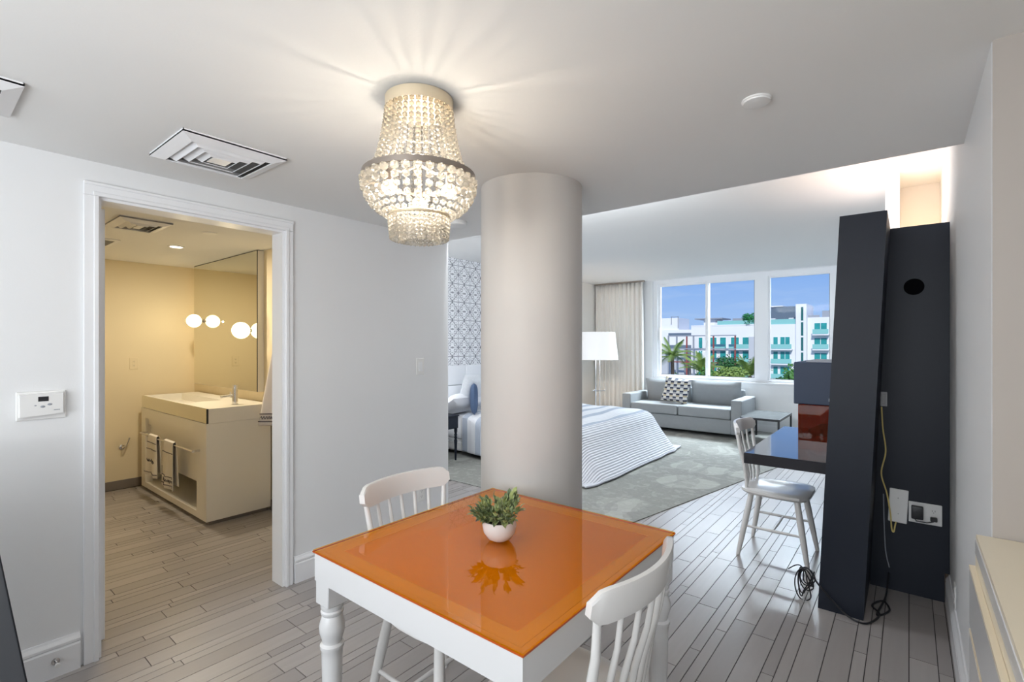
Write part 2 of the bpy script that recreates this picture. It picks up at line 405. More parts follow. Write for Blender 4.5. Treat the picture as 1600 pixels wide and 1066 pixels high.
def tag(o, label, cat, group=None):
    o['label'] = label; o['category'] = cat
    if group: o['group'] = group
    return o
def thing(name, label, cat, loc=(0, 0, 0), rz=0, group=None):
    o = bpy.data.objects.new(name, None); COL.objects.link(o); o.location = loc; o.rotation_euler.z = rz
    o.empty_display_size = .1
    return tag(o, label, cat, group)
def struct(name, mb, m, parent=None, smooth=False):
    o = mb.build(name, m, parent, smooth)
    if not parent: o['kind'] = 'structure'
    return o
def sgroup(name):
    o = bpy.data.objects.new(name, None); COL.objects.link(o); o['kind'] = 'structure'; return o
def dup(root, loc, rz, label, group=None):
    r = root.copy(); COL.objects.link(r); r.location = loc; r.rotation_euler = (0, 0, rz); r['label'] = label
    if group: r['group'] = group
    for ch in list(root.children):
        c = ch.copy(); COL.objects.link(c); c.parent = r
        for q in list(ch.children):
            d = q.copy(); COL.objects.link(d); d.parent = c
    return r
def B(*a, **k): return MB().box(*a, **k)
def part(name, m, parent, mb, smooth=False): return mb.build(name, m, parent, smooth)

# ------------------------------------------------------------------ setting
WX = -2.85; RX = .175; H1 = 2.24; H2 = 2.60; SY = 2.73; BY = 8.75
floor = struct('floor', MB().box((-6.4, -2.6, -.12), (3.2, 8.95, -.004)), GROUT)

# carpet polygon (fitted, cut at an angle)
CPOLY = [(-4.84, 3.60), (-1.715, 3.60), (-.70, 8.74), (-4.84, 8.74)]
def in_carpet(x, y):
    if y < 3.60 or x < -4.84: return False
    return x < -1.715 + (y-3.60)*(1.015/5.14)
carpet = struct('floor_carpet', MB().prism(CPOLY, -.004, .008), CARPET)

A_ = math.radians(38.85); FW = (-math.sin(A_), math.cos(A_)); RT = (math.cos(A_), math.sin(A_))
def proj(x, y, z):
    t = x*FW[0]+y*FW[1]; s_ = x*RT[0]+y*RT[1]
    if t < .3: return None
    return 800+770*s_/t, 538-770*(z-1.42)/t, t
# widths: wide narrow narrow wide
pl = []
GAP = .0038
x = -6.03; k = 0; seqw = (.1, .05, .05, .1)
col = 0
x = -6.0
rnd = random.Random(3)
while x < RX-.02:
    w = seqw[col % 4]; off = rnd.random()*.6
    if WX-.13 < x+w and x < WX+.01: pass
    y = -.2-off
    while y < 8.7:
        x0, x1, y0, y1 = x+GAP/2, min(x+w, RX)-GAP/2, y+GAP/2, y+.6-GAP/2
        cx, cy = (x0+x1)/2, (y0+y1)/2
        ok = True
        if cx < -2.97 and not (.3 < cy < 2.3 or cy > 2.75): ok = False
        if cx < WX+.02 and cx > WX-.13 and not (y1 > .5 and y0 < 1.45 or y0 > 2.7): ok = False
        if cx < WX-.12 and cy < 2.4: y0, y1 = max(y0, .42), min(y1, 2.0)
        if cx < WX: ok = ok and x0 > -4.8 if cy > 2.75 else ok
        if in_carpet(x0, y0+.05) and in_carpet(x1, y0+.05): ok = False
        if cy > 8.2 or y1-y0 < .04: ok = False
        vis = False
        for px_, py_ in ((x0, y0), (x1, y1), (x0, y1), (x1, y0), (cx, cy)):
            p = proj(px_, py_, 0)
            if p and -20 < p[0] < 1620 and p[1] < 1090: vis = True
        if ok and vis:
            p = proj(cx, cy, 0); sz = (x1-x0)*(y1-y0)/max(p[2], .3)**3 if p else 0
            pl.append((sz, x0, x1, y0, y1))
        y += .6
    x += w; col += 1
pl.sort(reverse=True)
pcache = {}
for sz, x0, x1, y0, y1 in pl[:300]:
    key = (round(x1-x0, 4), round(y1-y0, 4))
    if key not in pcache:
        b = MB().box((-key[0]/2, -key[1]/2, -.006), (key[0]/2, key[1]/2, 0))
        o = b.build('plank', PLANK, floor); pcache[key] = o.data
    else:
        o = bpy.data.objects.new('plank', pcache[key]); COL.objects.link(o); o.parent = floor
    o.location = ((x0+x1)/2, (y0+y1)/2, 0)
rest = MB()
for sz, x0, x1, y0, y1 in pl[300:]: rest.box((x0, y0, -.006), (x1, y1, 0))
rest.build('distant_planks', PLANK, floor, kind='stuff')

# left partition with the bathroom doorway (opening Y .555..1.41, z 2.085)
DY0, DY1, DZ = .560, 1.412, 2.085
struct('wall_left', MB().box((WX-.12, -2.5, 0), (WX, DY0, H1)).box((WX-.12, DY1, 0), (WX, SY, H1)).box((WX-.12, DY0, DZ), (WX, DY1, H1)), WALL)
struct('wall_bedroom_return', MB().box((-4.97, 2.60, 0), (WX-.121, SY-.001, H2)).box((WX-.12, SY-.1, H1+.001), (WX, SY-.001, H2)), WALL)
struct('wall_right', MB().box((RX, 1.857, 0), (RX+.12, 5.0, H2)), WALL)
struct('wall_kitchen', MB().box((RX+.001, 1.849, 0), (3.1, 1.856, H1)), mat('beige_paint', (.41, .37, .335), .6))
struct('wall_rear', MB().box((-3.0, -2.6, 0), (3.1, -2.5, H1)), WALL)
struct('wall_kitchen_side', MB().box((3.0, -2.499, 0), (3.1, 1.849, H1)), WALL)
struct('ceiling', MB().box((-2.97, -2.6, H1), (3.2, SY, H1+.08)), CEIL)
struct('ceiling_soffit_face', MB().box((-2.97, SY-.06, H1+.08), (RX, SY, H2+.1)), CEIL)
struct('ceiling_bedroom', MB().box((-5.0, 2.6, H2), (1.4, 9.0, H2+.1)), CEIL)
struct('wall_bedroom_left', MB().box((-4.97, 2.731, 0), (-4.85, 8.9, H2)), WALLW)
# window wall with opening X -3.70..-.84, z .80..2.585
WX0, WX1, WZ0, WZ1 = -3.70, -.80, .80, 2.59
struct('wall_window', MB().box((-4.849, BY, 0), (WX0, BY+.15, H2)).box((WX1, BY, 0), (-.05, BY+.15, H2)).box((WX0, BY, 0), (WX1, BY+.15, WZ0)).box((WX0, BY, WZ1), (WX1, BY+.15, H2)), WALL)
struct('wall_bedroom_right', MB().box((-.128, 4.3, 0), (-.05, BY, H2)), WALL)
struct('wall_niche', MB().box((-.049, 4.75, 0), (1.3, 4.85, H2)), WALLW)
struct('wall_niche_side', MB().box((RX+.121, 5.001, 0), (RX+.2, 5.1, H2)), WALLW)
# round column
struct('wall_column', MB().lathe([(.267, 0), (.267, H1-.001)], (-1.56, 2.10, 0), 64), COLM, smooth=True)
# bathroom shell
struct('wall_bathroom_far', MB().box((-6.15, .30, 0), (-6.03, 2.0, H1)), BATHW)
struct('wall_bathroom_mirror', MB().box((-6.15, 2.0, 0), (WX-.121, 2.12, H1)), BATHW)
struct('wall_bathroom_near', MB().box((-6.15, .30, 0), (WX-.121, .42, H1)), BATHW)
struct('ceiling_bathroom', MB().box((-6.15, .30, H1), (-2.971, 2.599, H1+.08)), CEIL)
struct('baseboard_bathroom_far', MB().box((-6.029, .43, 0), (-6.018, 1.998, .085)), BASEG)
struct('baseboard_bathroom_mirror', MB().box((-4.27, 1.988, 0), (-2.98, 1.999, .085)), BASEG)

def baseboard(name, y0, y1, xw, s, h=.155):
    """moulded baseboard along Y on the wall plane xw, projecting s"""
    pr = [(0, 0), (.020, 0), (.020, h*.72), (.013, h*.76), (.019, h*.80), (.019, h*.86), (.009, h*.95), (.006, h), (0, h)]
    b = MB(); a_ = []; c_ = []
    for p, q in pr:
        a_.append(b.bm.verts.new((xw+s*p, y0, q))); c_.append(b.bm.verts.new((xw+s*p, y1, q)))
    n = len(pr)
    for i in range(n): b.bm.faces.new((a_[i], a_[(i+1) % n], c_[(i+1) % n], c_[i]))
    b.bm.faces.new(a_); b.bm.faces.new(c_[::-1])
    return struct(name, b, TRIM)
baseboard('baseboard_left_1', -2.49, .497, WX, 1)
baseboard('baseboard_left_2', 1.468, SY-.01, WX, 1)
baseboard('baseboard_right', 1.88, 3.598, RX, -1)
baseboard('baseboard_bedroom', 2.8, 8.7, -4.85, 1, .12)
struct('baseboard_window', MB().box((-3.8, BY-.015, 0), (-.14, BY-.001, .11)).box((-3.8, BY-.01, .11), (-.14, BY-.001, .12)), TRIM)

# doorway: casing, jambs, open leaf
dr = sgroup('door_1')
cs = MB()
for y0, y1, s in ((DY0-.052, DY0, 1), (DY1, DY1+.046, -1)):
    cs.box((WX, y0, 0), (WX+.016, y1, DZ-.0005), .002, 1)
    yi = y1 if s > 0 else y0
    cs.box((WX+.016, min(yi, yi-s*.018), 0), (WX+.022, max(yi, yi-s*.018), DZ-.0005), .002, 1)
cs.box((WX, DY0-.052, DZ), (WX+.016, DY1+.046, DZ+.060), .002, 1)
cs.box((WX+.016, DY0-.02, DZ), (WX+.022, DY1+.02, DZ+.018), .002, 1)
cs.box((WX+.016, DY0-.052, DZ+.046), (WX+.021, DY1+.046, DZ+.06), .002, 1)
part('casing', TRIM, dr, cs)
part('jamb', TRIM, dr, MB().box((WX-.125, DY0, .001), (WX-.001, DY0+.012, DZ)).box((WX-.125, DY1-.012, .001), (WX-.001, DY1, DZ)).box((WX-.125, DY0+.012, DZ-.012), (WX-.001, DY1-.012, DZ)))
part('door_leaf', TRIM, dr, MB().box((WX-.94, DY0+.014, .012), (WX-.140, DY0+.054, DZ-.02), .002, 1))
hg = MB()
for z in (.25, 1.05, 1.85): hg.tube([(WX-.133, DY0+.03, z-.04), (WX-.133, DY0+.03, z+.04)], .006, 8)
part('hinge', CHROME, dr, hg)

# bedroom window
w = sgroup('window_1')
fy0, fy1 = BY+.03, BY+.11
fm = MB().box((WX0, fy0, WZ0), (-3.62, fy1, WZ1)).box((-.90, fy0, WZ0), (WX1, fy1, WZ1)).box((-3.62, fy0, WZ0), (-.90, fy1, .835)).box((-3.62, fy0, 2.52), (-.90, fy1, WZ1)).box((-1.925, fy0-.01, .835), (-1.77, fy1, 2.52))
part('window_frame', TRIM, w, fm)
def sash(x0, x1, z0, z1, y, b=.045, name='sash'):
    f = MB().box((x0, y, z0), (x0+b, y+.04, z1)).box((x1-b, y, z0), (x1, y+.04, z1)).box((x0+b, y, z0), (x1-b, y+.04, z0+b*.7)).box((x0+b, y, z1-b), (x1-b, y+.04, z1))
    p = part(name, TRIM, w, f)
    part('pane', GLASS, p, MB().box((x0+b, y+.017, z0+b*.7), (x1-b, y+.023, z1-b)))
    part('gasket', BLACKP, p, MB().box((x1-b-.006, y+.005, z0+b*.7), (x1-b, y+.015, z1-b)).box((x0+b, y+.005, z0+b*.7), (x1-b-.006, y+.015, z0+b*.7+.006)))
    return p
sash(-3.62, -2.70, .835, 2.52, BY+.07)
p2 = sash(-2.755, -1.925, .835, 2.52, BY+.028)
sash(-1.77, -.90, .835, 2.52, BY+.05, .03)
part('pull_handle', PLASTIC, w, MB().box((-3.60, BY+.045, 1.50), (-3.575, BY+.069, 1.72), .006))
struct('trim_window_sill', MB().box((WX0-.03, BY-.03, WZ0-.03), (WX1+.03, BY+.03, WZ0), .004), TRIM)
struct('trim_window_reveal', MB().box((WX0-.02, BY-.012, WZ0), (WX0, BY-.001, WZ1)).box((WX1, BY-.012, WZ0), (WX1+.02, BY-.001, WZ1)), TRIM)

# kitchen counter cabinet
kc = thing('kitchen_cabinet', 'white kitchen cabinet with cream countertop against the beige wall at right', 'cabinet', (RX, 1.845, 0))
part('countertop', WARMW, kc, MB().box((-.032, -2.4, .888), (.62, 0, .90)))
part('countertop_edge', WHITE, kc, MB().box((-.034, -2.4, .848), (.62, 0, .8875), .001, 1))
part('cabinet_body', WARMW, kc, MB().box((-.0335, -2.38, .08), (.61, -.002, .8475)))
part('toe_kick', BLACKP, kc, MB().box((.06, -2.38, 0), (.60, -.004, .0795)))
for z0, z1 in ((.655, .815), (.38, .640), (.085, .365)):
    for i in range(3):
        y1 = -.004-i*.79
        d_ = part('drawer', WHITE, kc, MB().box((-.046, y1-.785, z0), (-.034, y1, z1-.010)))
        part('top_edge', WARMW, d_, MB().box((-.0465, y1-.785, z1-.0098), (-.034, y1, z1)))

# ------------------------------------------------------------------ dining table
TX0, TX1, TY0, TY1 = -1.515, -.650, .845, 1.735
tb = thing('dining_table', 'square white dining table with glossy orange glass top and turned legs', 'table', ((TX0+TX1)/2, (TY0+TY1)/2, 0))
hw, hd = (TX1-TX0)/2, (TY1-TY0)/2
part('glass_top', OGLASS, tb, MB().box((-hw, -hd, .741), (hw, hd, .750), .0012, 1))
part('glass_edge', mat('red_orange_edge', (.50, .09, .010), .4), tb, MB().box((-hw-.0012, -hd-.0012, .7412), (-hw-.0001, hd+.0012, .7455)).box((hw+.0001, -hd-.0012, .7412), (hw+.0012, hd+.0012, .7455)).box((-hw, -hd-.0012, .7412), (hw, -hd-.0001, .7455)).box((-hw, hd+.0001, .7412), (hw, hd+.0012, .7455)))
ap = MB()
i_ = .004
ap.box((-hw+i_, -hd+i_, .650), (hw-i_, -hd+i_+.022, .7405)).box((-hw+i_, hd-i_-.022, .650), (hw-i_, hd-i_, .7405))
ap.box((-hw+i_, -hd+i_+.022, .650), (-hw+i_+.022, hd-i_-.022, .7405)).box((hw-i_-.022, -hd+i_+.022, .650), (hw-i_, hd-i_-.022, .7405))
part('apron', WHITE, tb, ap)
part('inner_rim', WHITE, tb, MB().box((-hw+.027, -hd+.027, .728), (-hw+.07, hd-.027, .7405)).box((hw-.07, -hd+.027, .728), (hw-.027, hd-.027, .7405)).box((-hw+.07, -hd+.027, .728), (hw-.07, -hd+.07, .7405)).box((-hw+.07, hd-.07, .728), (hw-.07, hd-.027, .7405)))
part('centre_panel', TPANEL, tb, MB().box((-hw+.0705, -hd+.0705, .730), (hw-.0705, hd-.0705, .7395)))
for sx_ in (-1, 1):
    for sy_ in (-1, 1):
        cx, cy = sx_*(hw-.043), sy_*(hd-.043)
        b = MB().box((cx-.037, cy-.037, .575), (cx+.037, cy+.037, .727), .003, 1)
        b.lathe([(.018, 0), (.022, .02), (.020, .05), (.023, .12), (.031, .30), (.033, .40), (.034, .425), (.038, .432), (.038, .442), (.030, .448), (.033, .462), (.040, .485), (.041, .505), (.034, .53), (.031, .538), (.036, .545), (.036, .552), (.031, .556), (.036, .564), (.036, .5745)], (cx, cy, 0), 24)
        part('leg', WHITE, tb, b, True)

# ------------------------------------------------------------------ chairs (local: front +Y, back -Y)
def make_chair(label, loc, rz):
    c = thing('spindle_chair', label, 'chair', loc, rz, 'white spindle back chairs')
    # saddle seat
    n = 28; m_ = 8
    b = MB()
    def outline(a):
        ca, sa = math.cos(a), math.sin(a)
        e = 6.0
        r = (abs(ca)**e+abs(sa)**e)**(-1/e)
        xx = r*ca*.215; yy = r*sa*.205
        if yy < 0: xx *= 1-.14*(-yy/.205)
        return xx, yy
    rings = []
    top = []
    for k in range(1, m_+1):
        f = k/m_
        ring = []
        for i in range(n):
            xx, yy = outline(2*PI*i/n); xx *= f; yy *= f
            dish = -.014*max(0, 1-(xx/.15)**2)*max(0, 1-((yy+.03)/.14)**2)
            ring.append(b.bm.verts.new((xx, yy, .452+dish-(.007 if k == m_ else 0)+.006*max(0, yy/.2)*max(0, 1-(abs(xx)/.1)))))
        top.append(ring)
    ctr = b.bm.verts.new((0, 0, .438))
    for i in range(n): b.bm.faces.new((ctr, top[0][i], top[0][(i+1) % n]))
    for a_, c_ in zip(top, top[1:]):
        for i in range(n): b.bm.faces.new((a_[i], c_[i], c_[(i+1) % n], a_[(i+1) % n]))
    low = []
    for f, z in ((1.0, .430), (.93, .415), (.8, .412)):
        ring = []
        for i in range(n):
            xx, yy = outline(2*PI*i/n); ring.append(b.bm.verts.new((xx*f, yy*f, z)))
        low.append(ring)
    for a_, c_ in zip([top[-1]]+low, low):
        for i in range(n): b.bm.faces.new((a_[i], c_[i], c_[(i+1) % n], a_[(i+1) % n]))
    b.bm.faces.new(low[-1][::-1])
    part('seat', CHAIRW, c, b, True)
    def lg(sx, sy, f): return Vector((sx*(.145+.06*f), sy*(.135+.07*f)-.0, .412*(1-f)))
    for sx in (-1, 1):
        for sy in (-1, 1):
            part('leg', CHAIRW, c, MB().tube([lg(sx, sy, -.02), lg(sx, sy, .3), lg(sx, sy, .7), lg(sx, sy, 1)], [.017, .020, .017, .012], 12), True)
    for sx in (-1, 1):
        part('side_stretcher', CHAIRW, c, MB().tube([lg(sx, -1, .52), (lg(sx, -1, .52)+lg(sx, 1, .52))/2, lg(sx, 1, .52)], [.007, .010, .007], 10), True)
    a0 = (lg(-1, -1, .52)+lg(-1, 1, .52))/2; a1 = (lg(1, -1, .52)+lg(1, 1, .52))/2
    part('cross_stretcher', CHAIRW, c, MB().tube([a0, (a0+a1)/2, a1], [.007, .010, .007], 10), True)
    # crest rail: bowed board
    b = MB(); nn = 20; secs = []
    for i in range(nn+1):
        t = 2*i/nn-1
        xx = t*.222; yb = -.200-.058*(1-t*t)
        ht = .040*(1-.55*max(0, abs(t)-.82)**1*5.5*.35)
        zc = .842
        rnd_ = 1.0 if abs(t) < .9 else math.sqrt(max(.05, 1-((abs(t)-.9)/.1)**2*.75))
        ht *= rnd_
        th = .011
        lean = .16
        tx = Vector((1, .116*t/.222*1.0, 0)).normalized(); nrm = Vector((-tx.y, tx.x, 0))
        sec = []
        for (q, zz) in ((-1, -1), (-1, .8), (-.6, 1), (.6, 1), (1, .8), (1, -1)):
            z = zc+ht*zz
            p = Vector((xx, yb, z))+nrm*(th*q)+Vector((0, -(z-.842)*lean, 0))
            sec.append(b.bm.verts.new(p))
        secs.append(sec)
    for s0, s1 in zip(secs, secs[1:]):
        for i in range(6): b.bm.faces.new((s0[i], s1[i], s1[(i+1) % 6], s0[(i+1) % 6]))
    b.bm.faces.new(secs[0]); b.bm.faces.new(secs[-1][::-1])
    part('crest_rail', CHAIRW, c, b, True)
    for i in range(7):
        t = (i-3)/3
        xt = t*.198; tt = xt/.222
        top_ = Vector((xt, -.200-.058*(1-tt*tt)+.004, .81))
        bot = Vector((t*.150, -.165-.022*(1-t*t), .445))
        outer = abs(i-3) == 3
        r0 = .0115 if outer else .0078
        mid = top_.lerp(bot, .55)+Vector((0, .012, 0)); mid2 = top_.lerp(bot, .85)+Vector((0, .012, 0))
        part('spindle', CHAIRW, c, MB().tube([bot, mid2, mid, top_.lerp(bot, .25), top_], [r0*.8, r0*1.25, r0*1.2, r0, r0*.85], 10), True)
    return c
ch = make_chair('white spindle chair behind the orange table, back against the white wall side', (-1.385, 1.30, 0), -PI/2)
dup(ch, (-.742, 1.16, 0), PI/2, 'white spindle chair nearest the camera, pushed under the orange table')
dup(ch, (-.695, 3.755, 0), -PI/2, 'white spindle chair pulled up at the black wall desk')

# ------------------------------------------------------------------ potted plant
pp = thing('potted_plant', 'small green succulent plant in round white bowl on the orange table', 'plant', (-1.09, 1.285, .7505))
part('pot', mat('pot_glaze', (.72, .70, .68), .25), pp, MB().lathe([(.022, 0), (.040, .010), (.054, .030), (.0585, .052), (.056, .070), (.052, .070), (.050, .060)], n=40), True)
part('soil', SOILM, pp, MB().lathe([(.0005, .060), (.0508, .058), (.0508, .0605), (.0005, .068)], n=24, cap=False), True)
lb = MB()
Lw = .0115; Ll = .031
def leafpt(u, v):
    wv_ = Lw*math.sin(PI*(.08+.92*u)**.75)*(1 if u < .98 else .3)
    return ((2*v-1)*wv_*.9, u*Ll, .004*math.sin(PI*u)+.25*abs(2*v-1)*wv_)
lb.grid(leafpt, 6, 2)
lo = lb.build('leaf', SLEAF, pp, True); lm = lo.data; first = True
sol = lm
r_ = random.Random(11)
stems = MB()
for sidx in range(36):
    az = r_.random()*2*PI; tilt = math.sqrt(r_.random())*1.25; L = r_.uniform(.078, .108)*(1-.12*tilt)
    b0 = Vector((math.cos(az)*.022*r_.random(), math.sin(az)*.022*r_.random(), .062))
    d = Vector((math.cos(az)*math.sin(tilt), math.sin(az)*math.sin(tilt), math.cos(tilt)))
    tip = b0+d*L
    stems.tube([b0, b0+d*L*.5, tip], [.0018, .0014, .001], 5)
    for q in range(8):
        f = .34+.66*q/7
        p = b0+d*L*f
        aa = q*2.4+sidx
        up = d.orthogonal().normalized(); sd = d.cross(up)
        out = (up*math.cos(aa)+sd*math.sin(aa))
        di = (out*(1.0-.6*f)+d*(.55+.6*f)).normalized()
        if first: o = lo; first = False
        else: o = bpy.data.objects.new('leaf', lm); COL.objects.link(o); o.parent = pp
        q_ = di.to_track_quat('Y', 'Z'); o.rotation_mode = 'QUATERNION'; o.rotation_quaternion = q_
        o.location = p; s_ = r_.uniform(.60, .98); o.scale = (s_, s_, s_)
part('stems', mat('stem', (.16, .2, .08), .6), pp, stems)

# ------------------------------------------------------------------ chandelier
CX, CY = -1.278, 1.092
cd = thing('chandelier', 'crystal bead chandelier with dark metal ring hanging above the orange table', 'chandelier', (CX, CY, 0))
part('canopy', GOLD, cd, MB().lathe([(.100, 2.196), (.112, 2.200), (.113, 2.236), (.108, 2.2395)], n=48), True)
rg = MB(); rg.lathe([(.183, 1.966), (.187, 1.968), (.187, 1.986), (.183, 1.988), (.179, 1.986), (.179, 1.968), (.183, 1.966)], n=56, cap=False)
part('main_ring', BRASS, cd, rg, True)
part('upper_ring', GOLD, cd, MB().lathe([(.098, 2.135), (.101, 2.137), (.098, 2.140), (.095, 2.137), (.098, 2.135)], n=40, cap=False), True)
part('lower_ring', GOLD, cd, MB().lathe([(.100, 1.840), (.103, 1.843), (.103, 1.849), (.100, 1.851), (.097, 1.846), (.100, 1.840)], n=44, cap=False), True)
st = MB().tube([(0, 0, 2.2), (0, 0, 1.83)], .006, 10)
for i in range(3):
    a = 2*PI*i/3+.35
    st.tube([(0, 0, 2.02), (.06*math.cos(a), .06*math.sin(a), 1.985), (.178*math.cos(a), .178*math.sin(a), 1.977)], .004, 6)
    st.tube([(0, 0, 1.86), (.098*math.cos(a), .098*math.sin(a), 1.846)], .003, 6)
    st.tube([(.11*math.cos(a), .11*math.sin(a), 1.98), (.11*math.cos(a), .11*math.sin(a), 1.945)], .011, 10)
part('stem', BRASS, cd, st, True)
for i in range(3):
    a = 2*PI*i/3+.35
    p = (.11*math.cos(a), .11*math.sin(a), 1.922)
    part('bulb', BULB, cd, MB().ball(p, .024, 3), True)
    light('chandelier_bulb_light', 'POINT', (CX+p[0]*.55, CY+p[1]*.55, 1.935), 4.2, (1, .87, .70), radius=.035)
light('chandelier_upper_light', 'POINT', (CX, CY, 2.10), 5, (1, .87, .70), radius=.025)
def strand(name, pts, r, n, sub=1):
    b = MB()
    pts = [Vector(p) for p in pts]
    cum = [0]
    for a, c_ in zip(pts, pts[1:]): cum.append(cum[-1]+(c_-a).length)
    nb = n
    for i in range(nb):
        s_ = cum[-1]*(i+.5)/nb
        j = max(k for k in range(len(cum)) if cum[k] <= s_+1e-9); j = min(j, len(pts)-2)
        p = pts[j].lerp(pts[j+1], (s_-cum[j])/(cum[j+1]-cum[j]))
        rr = r(i/(nb-1)) if callable(r) else r
        b.ball(p, rr, sub, (1, 1, 1.0))
    return b.build(name, CRYST, cd)
def spin(o, n, ph=0):
    o.rotation_euler.z = ph
    for i in range(1, n):
        c_ = o.copy(); COL.objects.link(c_); c_.parent = cd; c_.rotation_euler.z = ph+2*PI*i/n
up_prof = [(.106, 0, 2.203), (.112, 0, 2.15), (.122, 0, 2.09), (.138, 0, 2.03), (.158, 0, 1.99), (.172, 0, 1.98)]
spin(strand('crystal_strand', up_prof, .0100, 13), 34)
lo_prof = [(.181, 0, 1.972), (.184, 0, 1.945), (.176, 0, 1.915), (.155, 0, 1.882), (.128, 0, 1.858), (.104, 0, 1.848)]
spin(strand('basket_strand', lo_prof, lambda t: .0150-.0055*t, 6), 32, .05)
spin(strand('tassel_strand', [(.100, 0, 1.842), (.096, 0, 1.80), (.093, 0, 1.768)], .0072, 6), 40)
spin(strand('tassel_strand', [(.070, 0, 1.836), (.066, 0, 1.79), (.064, 0, 1.760)], .0072, 6), 26)

# ------------------------------------------------------------------ ceiling fittings
def diffuser(label, x0, x1, y0, y1, nrings, drop=.028, m=TRIM, name='ceiling_vent'):
    v = thing(name, label, 'air vent', ((x0+x1)/2, (y0+y1)/2, H1))
    hx, hy = (x1-x0)/2, (y1-y0)/2
    def frame(b, ox, oy, w, z0, z1, zin):
        """sloped frame ring between outer rect ox,oy and inner rect, outer edge at z0, inner at z1"""
        A = [(-ox, -oy), (ox, -oy), (ox, oy), (-ox, oy)]; I = [(-ox+w, -oy+w), (ox-w, -oy+w), (ox-w, oy-w), (-ox+w, oy-w)]
        o1 = [b.bm.verts.new((x, y, z0)) for x, y in A]; i1 = [b.bm.verts.new((x, y, z1)) for x, y in I]
        o2 = [b.bm.verts.new((x, y, z0+zin)) for x, y in A]; i2 = [b.bm.verts.new((x, y, z1+zin)) for x, y in I]
        for i in range(4):
            j = (i+1) % 4
            b.bm.faces.new((o1[i], o1[j], i1[j], i1[i])); b.bm.faces.new((o2[i], o2[j], i2[j], i2[i]))
            b.bm.faces.new((o1[i], o1[j], o2[j], o2[i])); b.bm.faces.new((i1[i], i1[j], i2[j], i2[i]))
    b = MB(); frame(b, hx, hy, .045, -.012, -drop, .006)
    b.box((-hx, -hy, -.0118), (-hx+.003, hy, -.0005)).box((hx-.003, -hy, -.0118), (hx, hy, -.0005)).box((-hx, -hy, -.0118), (hx, -hy+.003, -.0005)).box((-hx, hy-.003, -.0118), (hx, hy, -.0005))
    part('outer_frame', m, v, b)
    part('dark_plenum', DARKG, v, MB().box((-hx+.01, -hy+.01, -.004), (hx-.01, hy-.01, -.001)))
    s_ = .052
    for k in range(nrings):
        ox, oy = hx-s_-k*.037, hy-s_-k*.037
        if min(ox, oy) < .04: break
        b = MB(); frame(b, ox, oy, .024, -.010, -drop-.004, .003); part('louver', m, v, b)
    ox, oy = hx-s_-nrings*.037, hy-s_-nrings*.037
    if min(ox, oy) > .015: part('centre_plate', m, v, MB().box((-ox, -oy, -drop), (ox, oy, -drop+.004)))
    return v
diffuser('square white ceiling air diffuser above the bathroom doorway', -2.535, -2.135, .67, 1.07, 3)
diffuser('white ceiling air vent partly out of frame at the left edge', -2.50, -2.16, -.10, .245, 3)
diffuser('white air diffuser on the bathroom ceiling near the doorway', -4.26, -3.88, .87, 1.16, 2)
bg_ = thing('exhaust_grille', 'small slotted exhaust grille at the back of the bathroom ceiling', 'air vent', (-5.0, .98, H1))
part('frame', TRIM, bg_, MB().box((-.17, -.11, -.010), (.17, .11, -.001), .003, 1))
for i in range(9): part('slat', DARKG, bg_, MB().box((-.13+i*.03, -.08, -.0125), (-.118+i*.03, .08, -.0102)))
def disc(label, x, y, r, h, cat='smoke detector', m=PLASTIC, z=H1, name='smoke_detector'):
    t = thing(name, label, cat, (x, y, z))
    part('base', m, t, MB().lathe([(r, -.001), (r, -h*.4), (r*.96, -h*.5)], n=40), True)
    part('cover', m, t, MB().lathe([(r*.93, -h*.5), (r*.9, -h*.85), (r*.6, -h), (.001, -h*1.02)], n=40, cap=False), True)
    return t
disc('round white disc detector alone on the ceiling at right', -.398, 1.80, .046, .014)
disc('round white smoke detector on the ceiling just behind the chandelier', -2.36, 2.34, .07, .03)
disc('small flat white disc on the bathroom ceiling', -4.01, 1.43, .05, .008, 'ceiling cover', name='ceiling_disc')
rl = thing('recessed_downlight', 'lit round recessed downlight in the bathroom ceiling', 'ceiling light', (-4.78, 1.45, H1))
part('trim_ring', TRIM, rl, MB().lathe([(.060, -.001), (.060, -.006), (.045, -.008), (.045, -.001)], n=32, cap=False), True)
part('lens', SPOT, rl, MB().lathe([(.044, -.0015), (.044, -.004), (.001, -.0045)], n=32, cap=False), True)
light('bathroom_downlight', 'AREA', (-4.78, 1.45, 2.22), 17, (1, .86, .64), .09, target=(-4.78, 1.45, 0))

# ------------------------------------------------------------------ left wall fittings
th = thing('thermostat', 'white wall thermostat with small dark screen left of the bathroom doorway', 'thermostat', (WX, .372, 1.163))
part('back_plate', PLASTIC, th, MB().box((.0, -.076, -.060), (.008, .078, .060), .003, 1))
part('front_cover', PLASTIC, th, MB().hexa([(.008, -.068, -.046), (.008, .068, -.036), (.030, .066, -.036), (.030, -.066, -.044), (.008, -.068, .050), (.008, .068, .052), (.030, .066, .050), (.030, -.066, .047)]))
part('screen', BLACKP, th, MB().box((.030, -.012, .018), (.0312, .020, .038)))
for y, z, r in ((-.020, .002, .004), (.002, -.004, .008), (.024, .004, .008)):
    part('button', GRYF, th, MB().ball((.030, y, z), r, 2, (.3, 1, .6)), True)
part('name_mark', GRYF, th, MB().box((.0301, .036, -.022), (.0306, .056, -.019)))
sw = thing('light_switch', 'white rocker light switch plate on the white wall near its free end', 'light switch', (WX, 2.44, 1.253))
part('plate', PLASTIC, sw, MB().box((0, -.040, -.062), (.006, .040, .062), .003, 1))
part('rocker', TRIM, sw, MB().hexa([(.006, -.017, -.034), (.006, .017, -.034), (.012, .017, -.034), (.012, -.017, -.034), (.006, -.017, .034), (.006, .017, .034), (.007, .017, .034), (.007, -.017, .034)]))
